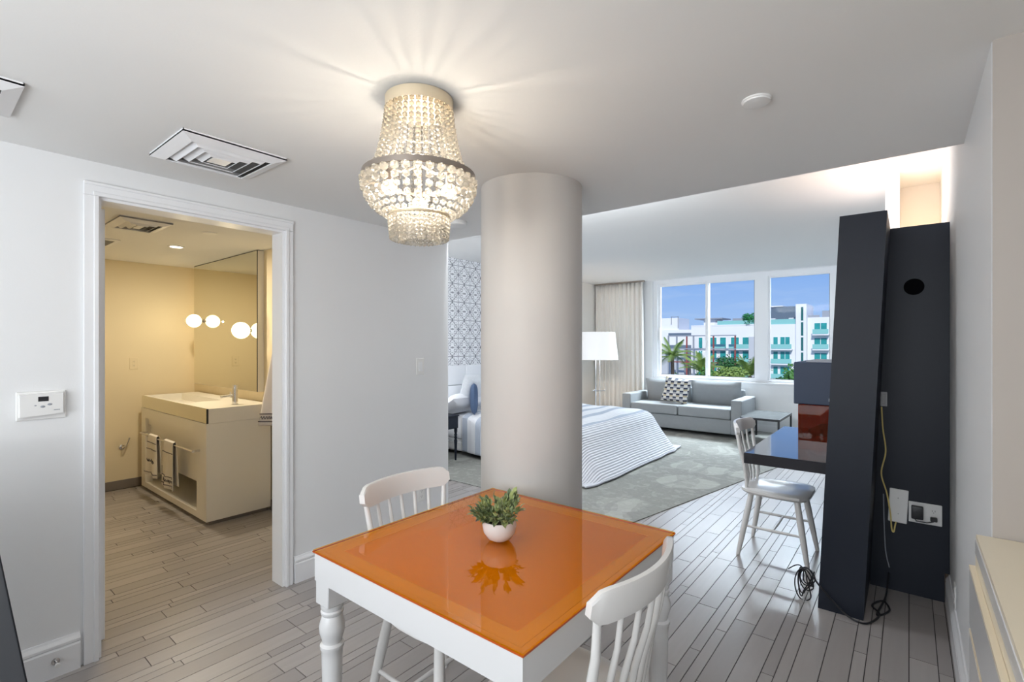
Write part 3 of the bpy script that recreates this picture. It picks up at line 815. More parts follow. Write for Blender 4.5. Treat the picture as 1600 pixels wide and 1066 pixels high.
def outlet(name, label, loc, rz, gangs=1, m=PLASTIC):
    o = thing(name, label, 'wall outlet', loc, rz)       # local: wall plane x=0, out +x
    w_ = .036*gangs
    part('plate', m, o, MB().box((0.0005, -w_, -.058), (.006, w_, .058), .003, 1))
    for g_ in range(gangs):
        yc = (g_-(gangs-1)/2)*.072
        for z in (-.020, .020):
            r_ = part('receptacle', m, o, MB().box((.006, yc-.015, z-.014), (.0075, yc+.015, z+.014), .001, 1))
            part('slot', BLACKP, r_, MB().box((.0075, yc-.007, z-.003), (.0079, yc-.005, z+.006)).box((.0075, yc+.005, z-.003), (.0079, yc+.007, z+.006)).box((.0075, yc-.0015, z-.010), (.0079, yc+.0015, z-.006)))
    return o
outlet('wall_outlet', 'white wall outlet low on the white wall behind the dining chair', (WX, 2.45, .30), 0)
outlet('wall_outlet', 'narrow white outlet just above the baseboard on the right wall', (RX, 3.17, .215), PI)
outlet('wall_outlet', 'cream outlet on the yellow bathroom wall above the paper holder', (-6.03, 1.464, 1.228), 0, m=mat('cream_plastic', (.80, .70, .50), .4))
ds = thing('door_stop', 'chrome dome door stop on the left baseboard', 'door stop', (WX+.020, .415, .070))
part('rose', CHROME, ds, MB().lathe([(.014, 0), (.014, .004), (.006, .005)], n=20, M=Matrix.Rotation(PI/2, 4, 'Y')), True)
part('stem', CHROME, ds, MB().tube([(.005, 0, 0), (.04, 0, 0)], .005, 10), True)
part('bumper', PLASTIC, ds, MB().tube([(.04, 0, 0), (.052, 0, 0)], .009, 12), True)

# leaning dark panel at the left edge
lp = thing('leaning_panel', 'dark grey flat panel leaning at the lower left edge of the view', 'panel')
Yb, Yt = .309, .166
part('board', GREYP, lp, MB().hexa([(-2.42, Yb-.60, 0), (-2.39, Yb-.60, 0), (-2.39, Yb, 0), (-2.42, Yb, 0), (-2.42, Yt-.60, 1.0), (-2.39, Yt-.60, 1.0), (-2.39, Yt, 1.0), (-2.42, Yt, 1.0)]))
part('edge_strip', BLACKP, lp, MB().hexa([(-2.423, Yb, .0), (-2.387, Yb, .0), (-2.387, Yb+.004, 0), (-2.423, Yb+.004, 0), (-2.423, Yt, 1.0), (-2.387, Yt, 1.0), (-2.387, Yt+.004, 1.0), (-2.423, Yt+.004, 1.0)]))

# ------------------------------------------------------------------ bathroom
VX0, VX1, VY0, VY1 = -5.88, -4.245, 1.49, 1.985
va = thing('vanity_cabinet', 'long white bathroom vanity with open lower shelf and thick sink top', 'vanity')
VW = mat('vanity_white', (.82, .79, .72), .35)
b = MB()
b.box((VX1-.02, VY0, .035), (VX1, VY1, .798)).box((VX0, VY0, .035), (VX0+.02, VY1, .798)).box((VX0+.02, VY1-.02, .035), (VX1-.02, VY1, .798)).box((VX0+.02, VY0+.06, .035), (VX1-.02, VY1-.02, .078))
part('carcass', VW, va, b)
fx0, fx1 = VX0+.02, VX1-.02
fb = MB().box((fx1-.18, VY0, .035), (fx1, VY0+.06, .798)).box((fx0, VY0, .035), (fx0+.10, VY0+.06, .798)).box((fx0+.10, VY0, .705), (fx1-.18, VY0+.06, .798)).box((fx0+.10, VY0, .035), (fx1-.18, VY0+.06, .085))
part('front_frame', VW, va, fb)
part('recessed_panel', VW, va, MB().box((fx0+.10, VY0+.045, .29), (fx1-.18, VY0+.0595, .64)).box((fx0+.10, VY0+.025, .64), (fx1-.18, VY0+.0595, .7049)))
part('toe_kick', BASEG, va, MB().box((VX0+.03, VY0+.03, 0), (VX1-.03, VY1-.01, .0345)))
ct = MB().box((VX0, VY0+.014, .80), (VX1+.004, VY1, .850)).box((VX0, VY0+.014, .850), (VX0+.03, VY1, .915)).box((VX1-.026, VY0+.014, .850), (VX1+.004, VY1, .915)).box((VX0+.03, VY0+.014, .850), (VX1-.026, VY0+.044, .915)).box((VX0+.03, VY1-.16, .850), (VX1-.026, VY1, .915)).box((VX1-.60, VY0+.044, .850), (VX1-.026, VY1-.16, .9149))
part('sink_top', VW, va, ct)
part('mirrored_fascia', MIRR, va, MB().box((VX0, VY0+.002, .802), (VX1-.004, VY0+.0138, .914)))
part('fascia_edge', BLACKP, va, MB().box((VX1-.0039, VY0+.001, .800), (VX1+.003, VY0+.0138, .915)))
br = MB().tube([(-5.70, VY0-.055, .578), (-4.36, VY0-.055, .578)], .008, 8)
for x in (-5.68, -4.38): br.box((x-.01, VY0-.055, .570), (x+.01, VY0-.001, .586))
part('towel_bar', CHROME, va, br)
fa = thing('basin_faucet', 'chrome cylinder faucet standing on the bathroom vanity top', 'faucet', (-4.40, 1.76, .9155))
part('body', CHROME, fa, MB().lathe([(.026, 0), (.026, .004), (.021, .006), (.021, .135), (.023, .137), (.023, .160), (.021, .163)], n=28), True)
part('spout', CHROME, fa, MB().tube([(0, -.015, .08), (0, -.11, .070)], .011, 14), True)
part('lever', CHROME, fa, MB().tube([(-.018, 0, .060), (-.065, -.01, .062)], [.012, .010], 12).tube([(-.06, -.01, .062), (-.066, -.01, .10)], .004, 8), True)
mi = thing('wall_mirror', 'large frameless mirror filling the wall above the vanity', 'mirror', (0, 0, 0))
part('backing_box', VW, mi, MB().box((-5.86, 1.945, 1.005), (-4.40, 1.999, 2.235)))
part('mirror_pane', MIRR, mi, MB().box((-5.858, 1.940, 1.008), (-4.402, 1.9449, 2.232)))
part('dark_edge', BLACKP, mi, MB().box((-4.4019, 1.939, 1.005), (-4.398, 1.9449, 2.235)).box((-5.86, 1.939, 2.2321), (-4.402, 1.9449, 2.235)))
def sconce(label, x, y, z, r):
    s_ = thing('globe_sconce', label, 'wall light', (x, y, z))
    part('mount', BRASS, s_, MB().tube([(0, 1.9395-y, 0), (0, 1.9395-y-.006, 0)], .016, 20).tube([(0, 1.933-y, 0), (0, r*.9, 0)], .010, 10), True)
    part('globe', GLOBE, s_, MB().ball((0, 0, 0), r, 4), True)
    light('sconce_light', 'POINT', (x, y-r-.03, z), 2.6, (1, .82, .50), radius=.004)
sconce('lit round globe light on the mirror near the far bathroom corner', -5.60, 1.855, 1.655, .066)
sconce('lit round globe light near the right edge of the mirror', -4.53, 1.862, 1.54, .072)

def hang_towel(name, label, x0, x1, y, zt, zb, m=TOWEL, seed=0, cat='towel', bands=(.10, .28), zback=None):
    t = thing(name, label, cat)
    rr = random.Random(seed); ph = rr.random()*6
    zback = zback or zb+.03
    b = MB()
    yb = y-.014; R_ = .013
    def f(u, v):
        # v 0..1 : front hem -> bar -> back hem ; u across
        wob = .012*math.sin(u*9+ph)+.005*math.sin(u*23+ph)
        L1 = zt-zb; L2 = zt-zback; arc = PI*R_; T = L1+arc+L2; s_ = v*T
        gath = 0
        if s_ < L1: z = zb+s_; yy = y-R_; k_ = 1-s_/L1
        elif s_ < L1+arc:
            a = (s_-L1)/R_; z = zt+R_*math.sin(a); yy = y-R_*math.cos(a); k_ = 0
        else: z = zt-(s_-L1-arc); yy = y+R_; k_ = (s_-L1-arc)/L2
        w_ = .80+.30*k_
        xx = (x0+x1)/2+(u-.5)*(x1-x0)*w_
        out = (-1 if s_ < L1+arc*.5 else .25)
        return (xx, yy+wob*k_*out*.9+(out*.010*k_), z)
    b.grid(f, 20, 40)
    o = b.build('cloth', m, t, True)
    md = o.modifiers.new('thick', 'SOLIDIFY'); md.thickness = .005; md.offset = 0
    L1 = zt-zb
    bd = MB()
    for zz in bands:
        pts = []
        for i in range(21):
            v = zz/(L1+PI*R_+zt-zback); p = f(i/20, v); pts.append((p[0], p[1]-.005, p[2]))
        bd.tube(pts, .0035, 5)
    # hand-lettered squiggle between the bands
    if len(bands) > 1:
        zc = (bands[0]+bands[1])/2
        pts = []
        for i in range(60):
            u = .12+.76*i/59; v = (zc+.012*math.sin(i*1.7)+.006*math.sin(i*.9))/(L1+PI*R_+zt-zback)
            p = f(u, v); pts.append((p[0], p[1]-.005, p[2]))
        bd.tube(pts, .0016, 4)
    part('woven_band', BAND, t, bd)
    return t
hang_towel('hand_towel', 'left of two white banded towels on the vanity bar', -5.43, -5.16, VY0-.055, .590, .235, seed=1, bands=(.03, .24, .30))
hang_towel('hand_towel', 'right of two white banded towels on the vanity bar', -5.02, -4.74, VY0-.055, .590, .205, seed=5, bands=(.03, .10, .30))
# robe / bath towel on a wall hook
rb = thing('bath_towel', 'white bath towel with lettered band hanging on a hook beside the doorway', 'towel')
b = MB()
def rf(u, v):
    z = .74+v*.80; k_ = 1-v
    xc = -3.99+.02*v; hw_ = .02+.22*k_**.8
    return (xc+(2*u-1)*hw_, 1.93-.030*k_-.02*math.cos(u*10)*k_, z+.03*u*k_)
b.grid(rf, 24, 24)
o = b.build('cloth', mat('pink_white_cloth', (.78, .74, .74), .95, bump=.4, bscale=150), rb, True)
md = o.modifiers.new('thick', 'SOLIDIFY'); md.thickness = .012; md.offset = 0
bd = MB()
for v in (.045, .125):
    bd.tube([tuple(Vector(rf(i/20, v))+Vector((0, -.010, 0))) for i in range(21)], .005, 5)
bd.tube([tuple(Vector(rf(.05+.9*i/60, .085+.016*math.sin(i*1.6)))+Vector((0, -.010, 0))) for i in range(61)], .0026, 4)
part('woven_band', BAND, rb, bd)
hk = thing('wall_hook', 'chrome robe hook holding the bath towel', 'hook', (-4.00, 1.999, 1.56))
part('plate', CHROME, hk, MB().box((-.012, -.006, -.03), (.012, -.0005, .03), .003, 1))
part('prong', CHROME, hk, MB().tube([(0, -.006, -.01), (0, -.05, -.012), (0, -.062, .01)], .005, 8), True)

tp = thing('paper_holder', 'chrome toilet paper holder on the far bathroom wall', 'paper holder', (-6.03, 1.365, .43))
part('rose', CHROME, tp, MB().lathe([(.024, 0), (.024, .008), (.018, .012)], n=24, M=Matrix.Translation((0, 0, -.02)) @ Matrix.Rotation(PI/2, 4, 'Y')), True)
part('arm', CHROME, tp, MB().tube([(.012, 0, -.02), (.055, 0, -.02), (.06, .02, -.01), (.06, .05, .07)], .007, 10), True)
to = thing('toilet', 'white toilet bowl just visible past the left door jamb', 'toilet', (-5.55, .42, 0))
def bowl(u, v):
    a = 2*PI*u
    prof = [(0, .30, .10), (.08, .30, .11), (.2, .33, .15), (.32, .38, .185), (.385, .42, .19)]
    i = min(int(v*4), 3); f = v*4-i
    z, yc, r = [prof[i][q]*(1-f)+prof[i+1][q]*f for q in range(3)]
    return (math.cos(a)*r, yc+math.sin(a)*r*1.25, z)
part('bowl', TOI, to, MB().grid(bowl, 32, 8), True)
part('seat', TOI, to, MB().lathe([(.001, .386), (.185, .386), (.195, .392), (.195, .405), (.185, .412), (.001, .414)], n=36, cap=False, M=Matrix.Translation((0, .43, 0)) @ Matrix.Diagonal((1, 1.24, 1, 1))), True)
part('tank', TOI, to, MB().box((-.20, .005, .38), (.20, .17, .74), .015))
part('tank_lid', TOI, to, MB().box((-.21, .003, .741), (.21, .18, .775), .01))

# ------------------------------------------------------------------ bedroom
struct('wall_wallpaper', MB().box((-4.849, 4.05, .9), (-4.840, 7.05, H2-.001)), WPAPER)
hb = thing('headboard', 'white padded panel headboard against the medallion wallpaper', 'headboard')
part('back_board', LEATH, hb, MB().box((-4.838, 4.00, .05), (-4.80, 7.10, 1.12)))
for i in range(7):
    for z0, z1 in ((.12, .425), (.43, .865), (.87, 1.135)):
        y0 = 4.005+i*.442
        part('padded_panel', LEATH, hb, MB().box((-4.80, y0+.004, z0), (-4.745, y0+.438, z1), .016, 3), True)
bd_ = thing('bed', 'large bed with white base and mattress beyond the column', 'bed')
part('bed_base', WHITE, bd_, MB().box((-4.74, 4.50, .05), (-2.80, 6.36, .20), .01))
part('bed_rail', WHITE, bd_, MB().box((-4.74, 4.46, .08), (-2.78, 4.499, .17), .004).box((-4.74, 6.361, .08), (-2.78, 6.40, .17), .004))
part('mattress', WCLOTH, bd_, MB().box((-4.74, 4.50, .2005), (-2.80, 6.36, .50), .05, 4), True)
ft = MB()
for x in (-4.6, -2.95):
    for y in (4.6, 6.25): ft.box((x-.03, y-.03, .009), (x+.03, y+.03, .0495))
part('feet', BLACKP, bd_, ft)
# comforter
cf = MB()
EX = -2.82; EY0, EY1 = 4.52, 6.34; XH = -4.40; TOPZ = .535
PL = (EX-XH)+.56; QW = .50
def com(u, v):
    p = XH+u*PL; q = (EY0-QW)+v*((EY1+QW)-(EY0-QW))
    dx = max(0, p-EX); dy = max(0, EY0-q, q-EY1); sg = -1 if q < EY0 else 1
    side = EY0 if q < EY0 else (EY1 if q > EY1 else q)
    d = math.hypot(dx, dy)
    headf = min(1, max(0, (p-XH)/(EX-XH)))
    if d == 0:
        e_ = min(EX-p, q-EY0, EY1-q); rnd_ = .03*max(0, 1-e_/.14)**2
        puff = .010*math.sin(p*5+1)*math.sin(q*4)+.006*math.sin(p*13+q*9)
        return (p, q, TOPZ-rnd_+puff)
    ux, uy = dx/d, dy/d
    R_ = .10
    if d < R_*PI/2: a = d/R_; out = R_*math.sin(a); dn = R_*(1-math.cos(a))
    else: out = R_; dn = R_+(d-R_*PI/2)
    fall = dn/.5
    w_ = abs(ux)
    flare = (.11+.22*w_)*(.25+.75*headf) if True else 0
    out_ = out+flare*fall**1.3
    dn_ = min(dn, .5)
    rip_c = q*1.0 if w_ > .5 else p
    rip = (.007*math.sin(rip_c*9+1+2*math.sin(q*3))*fall)*min(1, fall*1.3)*(.6 if w_ < .5 else 1)
    out_ += rip
    z = TOPZ-.03-dn_*.98
    z = max(.02, z+.002*math.sin(rip_c*11)*fall)
    bx = min(p, EX)
    lim = .06 if headf < .25 else 1
    oy = uy*out_
    if w_ < .5: oy = min(oy, .05+.26*headf)
    return (bx+ux*out_, side+sg*oy, z)
cf.grid(com, 110, 110, uvf=lambda u, v: (u*PL, v*(EY1-EY0+2*QW)))
co = cf.build('comforter', COMF, None, True, recalc=True)
md = co.modifiers.new('thick', 'SOLIDIFY'); md.thickness = .018; md.offset = 1
tag(co, 'white and grey striped comforter draped over the bed foot', 'comforter')
def pil(label, loc, rz, tilt, w_, h_, t_, m, name='pillow'):
    M = Matrix.Rotation(rz, 4, 'Z') @ Matrix.Rotation(tilt, 4, 'X')
    o = MB().pillow(w_, h_, t_, M=M).build(name, m, None, True, loc=loc)
    return tag(o, label, 'pillow')
SHAM = mat('sham_cloth', (.70, .73, .76), .9, bump=.5, bscale=90, vary=.12, vscale=30)
pil('plump white pillow lying by the headboard above the nightstand', (-4.565, 4.60, .65), PI/2, 1.1, .62, .42, .2, WCLOTH)
pil('pale patterned sham pillow standing behind the navy pillow', (-4.45, 4.78, .80), PI/2, .35, .62, .50, .17, SHAM)
pil('navy pillow seen edge on beside the patterned sham', (-4.315, 4.585, .735), -.80, .0, .30, .40, .10, NAVY)
pil('white pillow with blue stripes on the far side of the bed', (-4.46, 5.62, .80), PI/2, .35, .62, .50, .17, mat('blue_stripe_cloth', (.62, .66, .74), .9))
ns = thing('nightstand', 'black nightstand with turned legs at the near side of the bed', 'nightstand', (-4.50, 4.05, 0))
part('top', BLACK, ns, MB().box((-.24, -.25, .545), (.24, .22, .562), .003, 1))
part('drawer_box', BLACK, ns, MB().box((-.23, -.24, .40), (.23, .21, .5445), .003, 1))
part('drawer_front', BLACK, ns, MB().box((.2305, -.22, .415), (.238, .19, .535), .002, 1))
for sx in (-1, 1):
    for y in (-.22, .19):
        part('leg', BLACK, ns, MB().lathe([(.010, .009), (.013, .06), (.017, .20), (.021, .25), (.014, .27), (.019, .285), (.014, .30), (.020, .32), (.014, .335), (.020, .36), (.020, .3995)], (sx*.205, y, 0), 16), True)
# floor lamp
fl = thing('floor_lamp', 'tall floor lamp with big white tapered shade in front of the curtain', 'lamp', (-4.11, 7.40, 0))
part('lamp_shade', SHADE, fl, MB().lathe([(.352, 1.16), (.298, 1.622), (.294, 1.622), (.348, 1.16), (.352, 1.16)], n=48, cap=False), True)
lr = MB()
for i in range(3):
    a = 2*PI*i/3+.4
    lr.tube([(.045*math.cos(a), .045*math.sin(a), .02), (.045*math.cos(a), .045*math.sin(a), 1.52)], .006, 8)
part('rods', CHROME, fl, lr, True)
xr = MB()
for i in range(3):
    a = 2*PI*i/3+.4
    xr.tube([(0, 0, .63), (.12*math.cos(a), .12*math.sin(a), .64)], .006, 8).ball((.12*math.cos(a), .12*math.sin(a), .64), .012, 2)
part('cross_arms', CHROME, fl, xr, True)
part('base', CHROME, fl, MB().lathe([(.15, .009), (.15, .02), (.14, .025)], n=32), True)
part('spider', CHROME, fl, MB().tube([(-.296, 0, 1.60), (.296, 0, 1.60)], .003, 6).tube([(0, -.296, 1.60), (0, .296, 1.60)], .003, 6).tube([(0, 0, 1.50), (0, 0, 1.60)], .01, 8))
light('floor_lamp_bulb', 'POINT', (-4.11, 7.40, 1.36), 10, (1, .72, .48), radius=.05)
# curtain
def curtain(u, v):
    x = -4.81+u*.98; k_ = (.55+.45*(1-v))
    amp = .035*k_
    y = 8.62+amp*math.sin(u*2*PI*11+.4*math.sin(v*3))+.012*math.sin(u*2*PI*23)
    flare = .05*(1-v)*(u-.5)
    return (x+flare+.006*math.sin(u*50), y, .02+v*2.55)
cu = MB().grid(curtain, 220, 10)
ct_ = thing('curtain', 'beige pleated floor length curtain drawn to the left of the window', 'curtain')
o = cu.build('fabric', CURT, ct_, True, recalc=False)
md = o.modifiers.new('thick', 'SOLIDIFY'); md.thickness = .003
part('track', BRASS, ct_, MB().box((-4.84, 8.60, 2.572), (-3.80, 8.63, 2.598)))
# sofa
sf = thing('sofa', 'light grey two seat sofa under the window', 'sofa', (-2.865, 7.74, 0))
part('base', SOFA, sf, MB().box((-.80, .02, .07), (.80, .84, .285), .015, 2), True)
for s_ in (-1, 1):
    x0, x1 = (s_*.955, s_*.80)
    part('arm', SOFA, sf, MB().box((min(x0, x1), 0, .07), (max(x0, x1), .86, .585), .022, 3), True)
    a0, a1 = sorted((s_*.004, s_*.795))
    part('seat_cushion', SOFA, sf, MB().box((a0, 0, .290), (a1, .62, .445), .03, 4), True)
    M = Matrix.Translation(((a0+a1)/2, .66, .60)) @ Matrix.Rotation(.2, 4, 'X')
    part('back_cushion', SOFA, sf, MB().pillow(.80, .44, .22, 16, M=M, pinch=.03), True)
part('back_frame', SOFA, sf, MB().box((-.80, .78, .286), (.80, .88, .68), .03, 3), True)
fb = MB()
for x in (-.88, .88):
    for y in (.08, .78): fb.box((x-.03, y-.03, .009), (x+.03, y+.03, .0695))
part('feet', BLACKP, sf, fb)
cushion = MB().pillow(.47, .42, .13, M=Matrix.Rotation(-.10, 4, 'Z') @ Matrix.Rotation(-.28, 4, 'X') @ Matrix.Rotation(.10, 4, 'Y')).build('throw_cushion', PRINT, None, True, loc=(-3.02, 8.11, .655))
tag(cushion, 'square cushion with navy, tan and white block pattern on the sofa', 'cushion')
# side table
sd = thing('side_table', 'low dark metal side table with slate top beside the sofa', 'side table', (-1.61, 7.9, 0))
part('top', STONE, sd, MB().box((-.235, -.44, .385), (.235, .44, .395)))
part('rim', BLACKP, sd, MB().box((-.25, -.455, .365), (.25, -.441, .396)).box((-.25, .441, .365), (.25, .455, .396)).box((-.25, -.441, .365), (-.236, .441, .396)).box((.236, -.441, .365), (.25, .441, .396)))
for sx in (-1, 1):
    for sy in (-1, 1):
        part('leg', BLACKP, sd, MB().box((sx*.237-.012, sy*.443-.012, .009), (sx*.237+.012, sy*.443+.012, .3645)))

# ------------------------------------------------------------------ black wall unit, desk, screen
wu = thing('wall_unit', 'tall black lacquered room divider standing at the right wall', 'divider')
# leaning slab, front face at Y 3.1
lean = .098/2.09
def slab_pt(x, y, z): return (x+lean*z, y, z)
part('leaning_slab', BLACK, wu, MB().hexa([slab_pt(-.382, 3.10, .0), slab_pt(-.182, 3.10, .0), slab_pt(-.182, 4.9, .0), slab_pt(-.382, 4.9, .0), slab_pt(-.382, 3.10, 2.092), slab_pt(-.182, 3.10, 2.092), slab_pt(-.182, 4.9, 2.092), slab_pt(-.382, 4.9, 2.092)]))
bpn = MB().box((-.179, 3.60, 0), (RX-.022, 3.64, .16)).box((-.179, 3.60, .16), (RX-.001, 3.64, 2.09))
part('back_panel', BLACK, wu, bpn)
part('grommet', mat('matte_black', (.003, .003, .004), .9, spec=.05), wu, MB().lathe([(.046, 0), (.046, .004), (.040, .005)], n=32, M=Matrix.Translation((.022, 3.5995, 1.745)) @ Matrix.Rotation(PI/2, 4, 'X')), True)
dk = thing('wall_desk', 'glossy black cantilevered desk top fixed to the divider', 'desk')
part('desk_top', mat('desk_lacquer', (.03, .03, .036), .12, coat=.6), dk, MB().box((-.79, 3.25, .69), (-.352, 4.50, .755), .002, 1))
tv = thing('television', 'dark flat screen with small standby light beside the divider', 'television', (-.47, 3.62, 0))
part('screen_case', mat('navy_gloss', (.012, .028, .065), .5), tv, MB().box((-.105, -.03, 1.040), (.142, .50, 1.305), .004, 1))
part('top_trim', GRYF, tv, MB().box((-.04, .0, 1.3055), (.128, .45, 1.315)))
part('standby_light', GRYF, tv, MB().box((.085, -.0315, 1.065), (.093, -.0302, 1.085)))
ab = thing('acrylic_screen', 'clear orange acrylic upright panel box standing on the black desk', 'acrylic box', (-.47, 3.62, .7555))
part('front_panel', ACRYL, ab, MB().box((-.075, -.035, .0), (.125, -.030, .283)))
part('side_panel', ACRYL, ab, MB().box((-.080, -.035, .0), (-.0755, .46, .283)))
part('top_panel', ACRYL, ab, MB().box((-.080, -.035, .2785), (.125, .46, .2835)).box((-.075, .455, 0), (.125, .46, .278)))
fd = tag(MB().tube([(-.535, 3.80, .80), (-.50, 3.80, .835), (-.44, 3.80, .855), (-.38, 3.80, .862)], [.012, .035, .05, .052], 12, sq=.3).build('curved_folder', BLACKP, None, True), 'dark curved object inside the orange acrylic box', 'folder')
# low voltage jack, cover plate, outlet, cords
jk = thing('cable_jack', 'small grey cable jack high on the black panel', 'jack', (-.114, 3.599, 1.10))
part('plate', mat('grey_plastic', (.45, .45, .46), .5), jk, MB().box((-.016, -.008, -.042), (.016, -.0002, .042), .003, 1))
part('cover', mat('grey_plastic2', (.36, .36, .37), .5), jk, MB().box((-.010, -.012, -.030), (.010, -.0082, .030), .002, 1))
cp = thing('cover_plate', 'crooked blank white cover plate low on the black panel', 'cover plate', (-.048, 3.5975, .492))
part('plate', PLASTIC, cp, MB().box((-.043, -.006, -.096), (.043, 0, .096), .003, 1, M=Matrix.Rotation(math.radians(2.5), 4, 'Y')))
part('screw', CHROME, cp, MB().ball((0, -.0065, .045), .003, 2).ball((0, -.0065, -.045), .003, 2))
ot = outlet('double_outlet', 'white double outlet with black plug adapter beside the blank plate', (.0705, 3.599, .472), -PI/2, 2)
pa = thing('plug_adapter', 'black power adapter plugged into the double outlet', 'adapter', (.036, 3.588, .478))
part('case', BLACKP, pa, MB().box((-.026, -.035, -.036), (.026, 0, .036), .006, 2), True)
pb = thing('power_plug', 'small black plug in the right socket of the double outlet', 'plug', (.107, 3.588, .452))
part('body', BLACKP, pb, MB().box((-.015, -.025, -.011), (.015, 0, .011), .003, 1))
part('cord', BLACKP, pb, MB().tube([(0, -.015, -.012), (-.03, -.02, -.022), (-.075, -.02, -.022), (-.085, -.02, -.004)], .003, 6), True)
def smooth(pts, n=8):
    out = []
    P = [Vector(p) for p in pts]
    for i in range(len(P)-1):
        p0, p1, p2, p3 = P[max(i-1, 0)], P[i], P[i+1], P[min(i+2, len(P)-1)]
        for k in range(n):
            t = k/n
            out.append(.5*((2*p1)+(-p0+p2)*t+(2*p0-5*p1+4*p2-p3)*t*t+(-p0+3*p1-3*p2+p3)*t**3))
    out.append(P[-1]); return out
def cable(name, label, pts, r, m, cat='cable'):
    return tag(MB().tube(smooth(pts), r, 6).build(name, m, None, True), label, cat)
cable('yellow_cable', 'thin yellow cable hanging down the black panel from the grey jack', [(-.124, 3.585, 1.055), (-.118, 3.58, .93), (-.105, 3.58, .80), (-.125, 3.58, .67), (-.10, 3.58, .56), (-.083, 3.575, .44), (-.077, 3.57, .36), (-.068, 3.57, .345), (-.062, 3.575, .38), (-.058, 3.585, .40)], .004, YEL)
cable('dark_cable', 'thin dark cable hanging straight beside the yellow one', [(-.115, 3.585, .55), (-.112, 3.585, .38), (-.105, 3.585, .22), (-.088, 3.585, .13)], .003, GRYF)
pts = []
for i in range(46):
    a = i*.70; lp_ = int(a/(2*PI)); rx_ = (.044, .022, .036, .014, .030, .040)[lp_ % 6]; rz_ = (.088, .070, .060, .082, .050, .075)[lp_ % 6]; cx_ = (-.455, -.462, -.440, -.470, -.448, -.458)[lp_ % 6]
    pts.append((cx_+rx_*math.cos(a), 3.16+.007*(lp_ % 5)-.01, .172-rz_+rz_*math.sin(a)))
pts = [(-.53, 3.14, .155), (-.47, 3.15, .185)]+pts+[(-.405, 3.15, .17)]
cable('coiled_cable', 'tangled coil of black cable hanging left of the divider foot', pts, .0035, BLACKP)
cable('floor_cable', 'black cable running around the foot of the divider on the floor', [(-.40, 3.09, .165), (-.375, 3.085, .13), (-.30, 3.08, .055), (-.24, 3.07, .012), (-.18, 3.06, .006), (-.14, 3.12, .006), (-.12, 3.22, .006), (-.155, 3.30, .006), (-.11, 3.36, .02), (-.08, 3.28, .012), (-.13, 3.20, .006), (-.10, 3.40, .03), (-.09, 3.58, .10)], .005, BLACKP)

# ------------------------------------------------------------------ outside
struct('ground', MB().box((-160, 14, -12.4), (120, 260, -12)), GRND)
def balcony_bay(bl, x0, x1, zf, y, h=2.55, rail=True):
    """teal glass door with curtains, slab and railing"""
    n = max(1, round((x1-x0)/.95)); wd_ = (x1-x0)/n
    f = part('window', TRIM, bl, MB().box((x0-.06, y-.06, zf), (x1+.06, y-.005, zf+h)))
    pn = MB()
    for i in range(n): pn.box((x0+i*wd_+.05, y-.09, zf+.05), (x0+(i+1)*wd_-.05, y-.061, zf+h-.07))
    part('pane', TEAL, f, pn)
def slab_rail(bl, x0, x1, zf, y):
    s_ = part('balcony', CONC, bl, MB().box((x0, y-1.2, zf-.22), (x1, y-.004, zf)))
    part('railing', TEALL, s_, MB().box((x0+.05, y-1.18, zf+.05), (x1-.05, y-1.15, zf+1.0)))
# middle block
mb_ = thing('apartment_building', 'white apartment block with red steel frame and teal windows outside', 'building')
YF = 115
part('wall', CONC, mb_, MB().box((-39.3, YF, -12), (-25.3, YF+14, 5.5)))
part('parapet', CONC, mb_, MB().box((-39.3, YF-.05, 5.5), (-25.3, YF+.4, 5.75)))
part('stair_house', CONC, mb_, MB().box((-37.4, YF+3, 5.76), (-34.8, YF+9, 7.2)))
part('roof_slab', GRYF, mb_, MB().box((-39.2, YF+2, 7.21), (-33, YF+9, 7.45)))
part('roof_house', GRYF, mb_, MB().box((-31.3, YF+4, 5.76), (-28.4, YF+9, 7.3)))
part('roof_railing', TEALL, mb_, MB().box((-33.5, YF+.1, 5.76), (-25.4, YF+.14, 6.6)))
for i in range(5): part('roof_furniture', WHITE, mb_, MB().box((-34.4+i*1.5, YF+1+(i % 2), 5.76), (-33.7+i*1.5, YF+1.7+(i % 2), 6.3+.2*(i % 3)), .05))
for zf in (.42, -2.6, -5.7):
    for x0, x1 in ((-37.6, -36.7), (-35.15, -33.6), (-32.9, -31.6), (-30.6, -28.9), (-28.2, -26.8)):
        balcony_bay(mb_, x0, x1, zf, YF)
    slab_rail(mb_, -35.3, -31.5, zf, YF); slab_rail(mb_, -30.8, -26.6, zf, YF)
pg_ = thing('steel_pergola', 'red and grey steel frame standing in front of the white apartment block', 'steel frame')
for i, x in enumerate((-43.1, -41.2, -38.9, -37.4, -33.1, -28.65)):
    part('post', REDF if i in (2, 4, 5) else GRYF, pg_, MB().box((x-.14, YF-4.2, -12), (x+.14, YF-3.9, 3.35)))
for z, m in ((3.3, GRYF), (.4, GRYF), (-2.6, REDF)):
    part('beam', m, pg_, MB().box((-43.2, YF-4.25, z-.12), (-28.5, YF-3.85, z+.12)))
rtn = thing('white_building_wing', 'white balcony wing with teal windows and dark roof storey outside', 'building')
part('wall', CONC, rtn, MB().box((-25.29, YF-.5, -12), (-17.95, YF+14, 5.55)))
part('dark_storey', DGLS, rtn, MB().box((-25.2, YF+4, 5.56), (-17.95, YF+12, 9.5)))
part('roof_edge', CONC, rtn, MB().box((-25.2, YF+3.6, 9.5), (-21, YF+12, 9.7)))
part('roof_railing', TEALL, rtn, MB().box((-25.2, YF-.3, 5.56), (-18, YF-.26, 6.6)))
part('side_strip', CONCG, mb_, MB().box((-26.7, YF-1.2, -12), (-25.3, YF-.51, 3.0)))
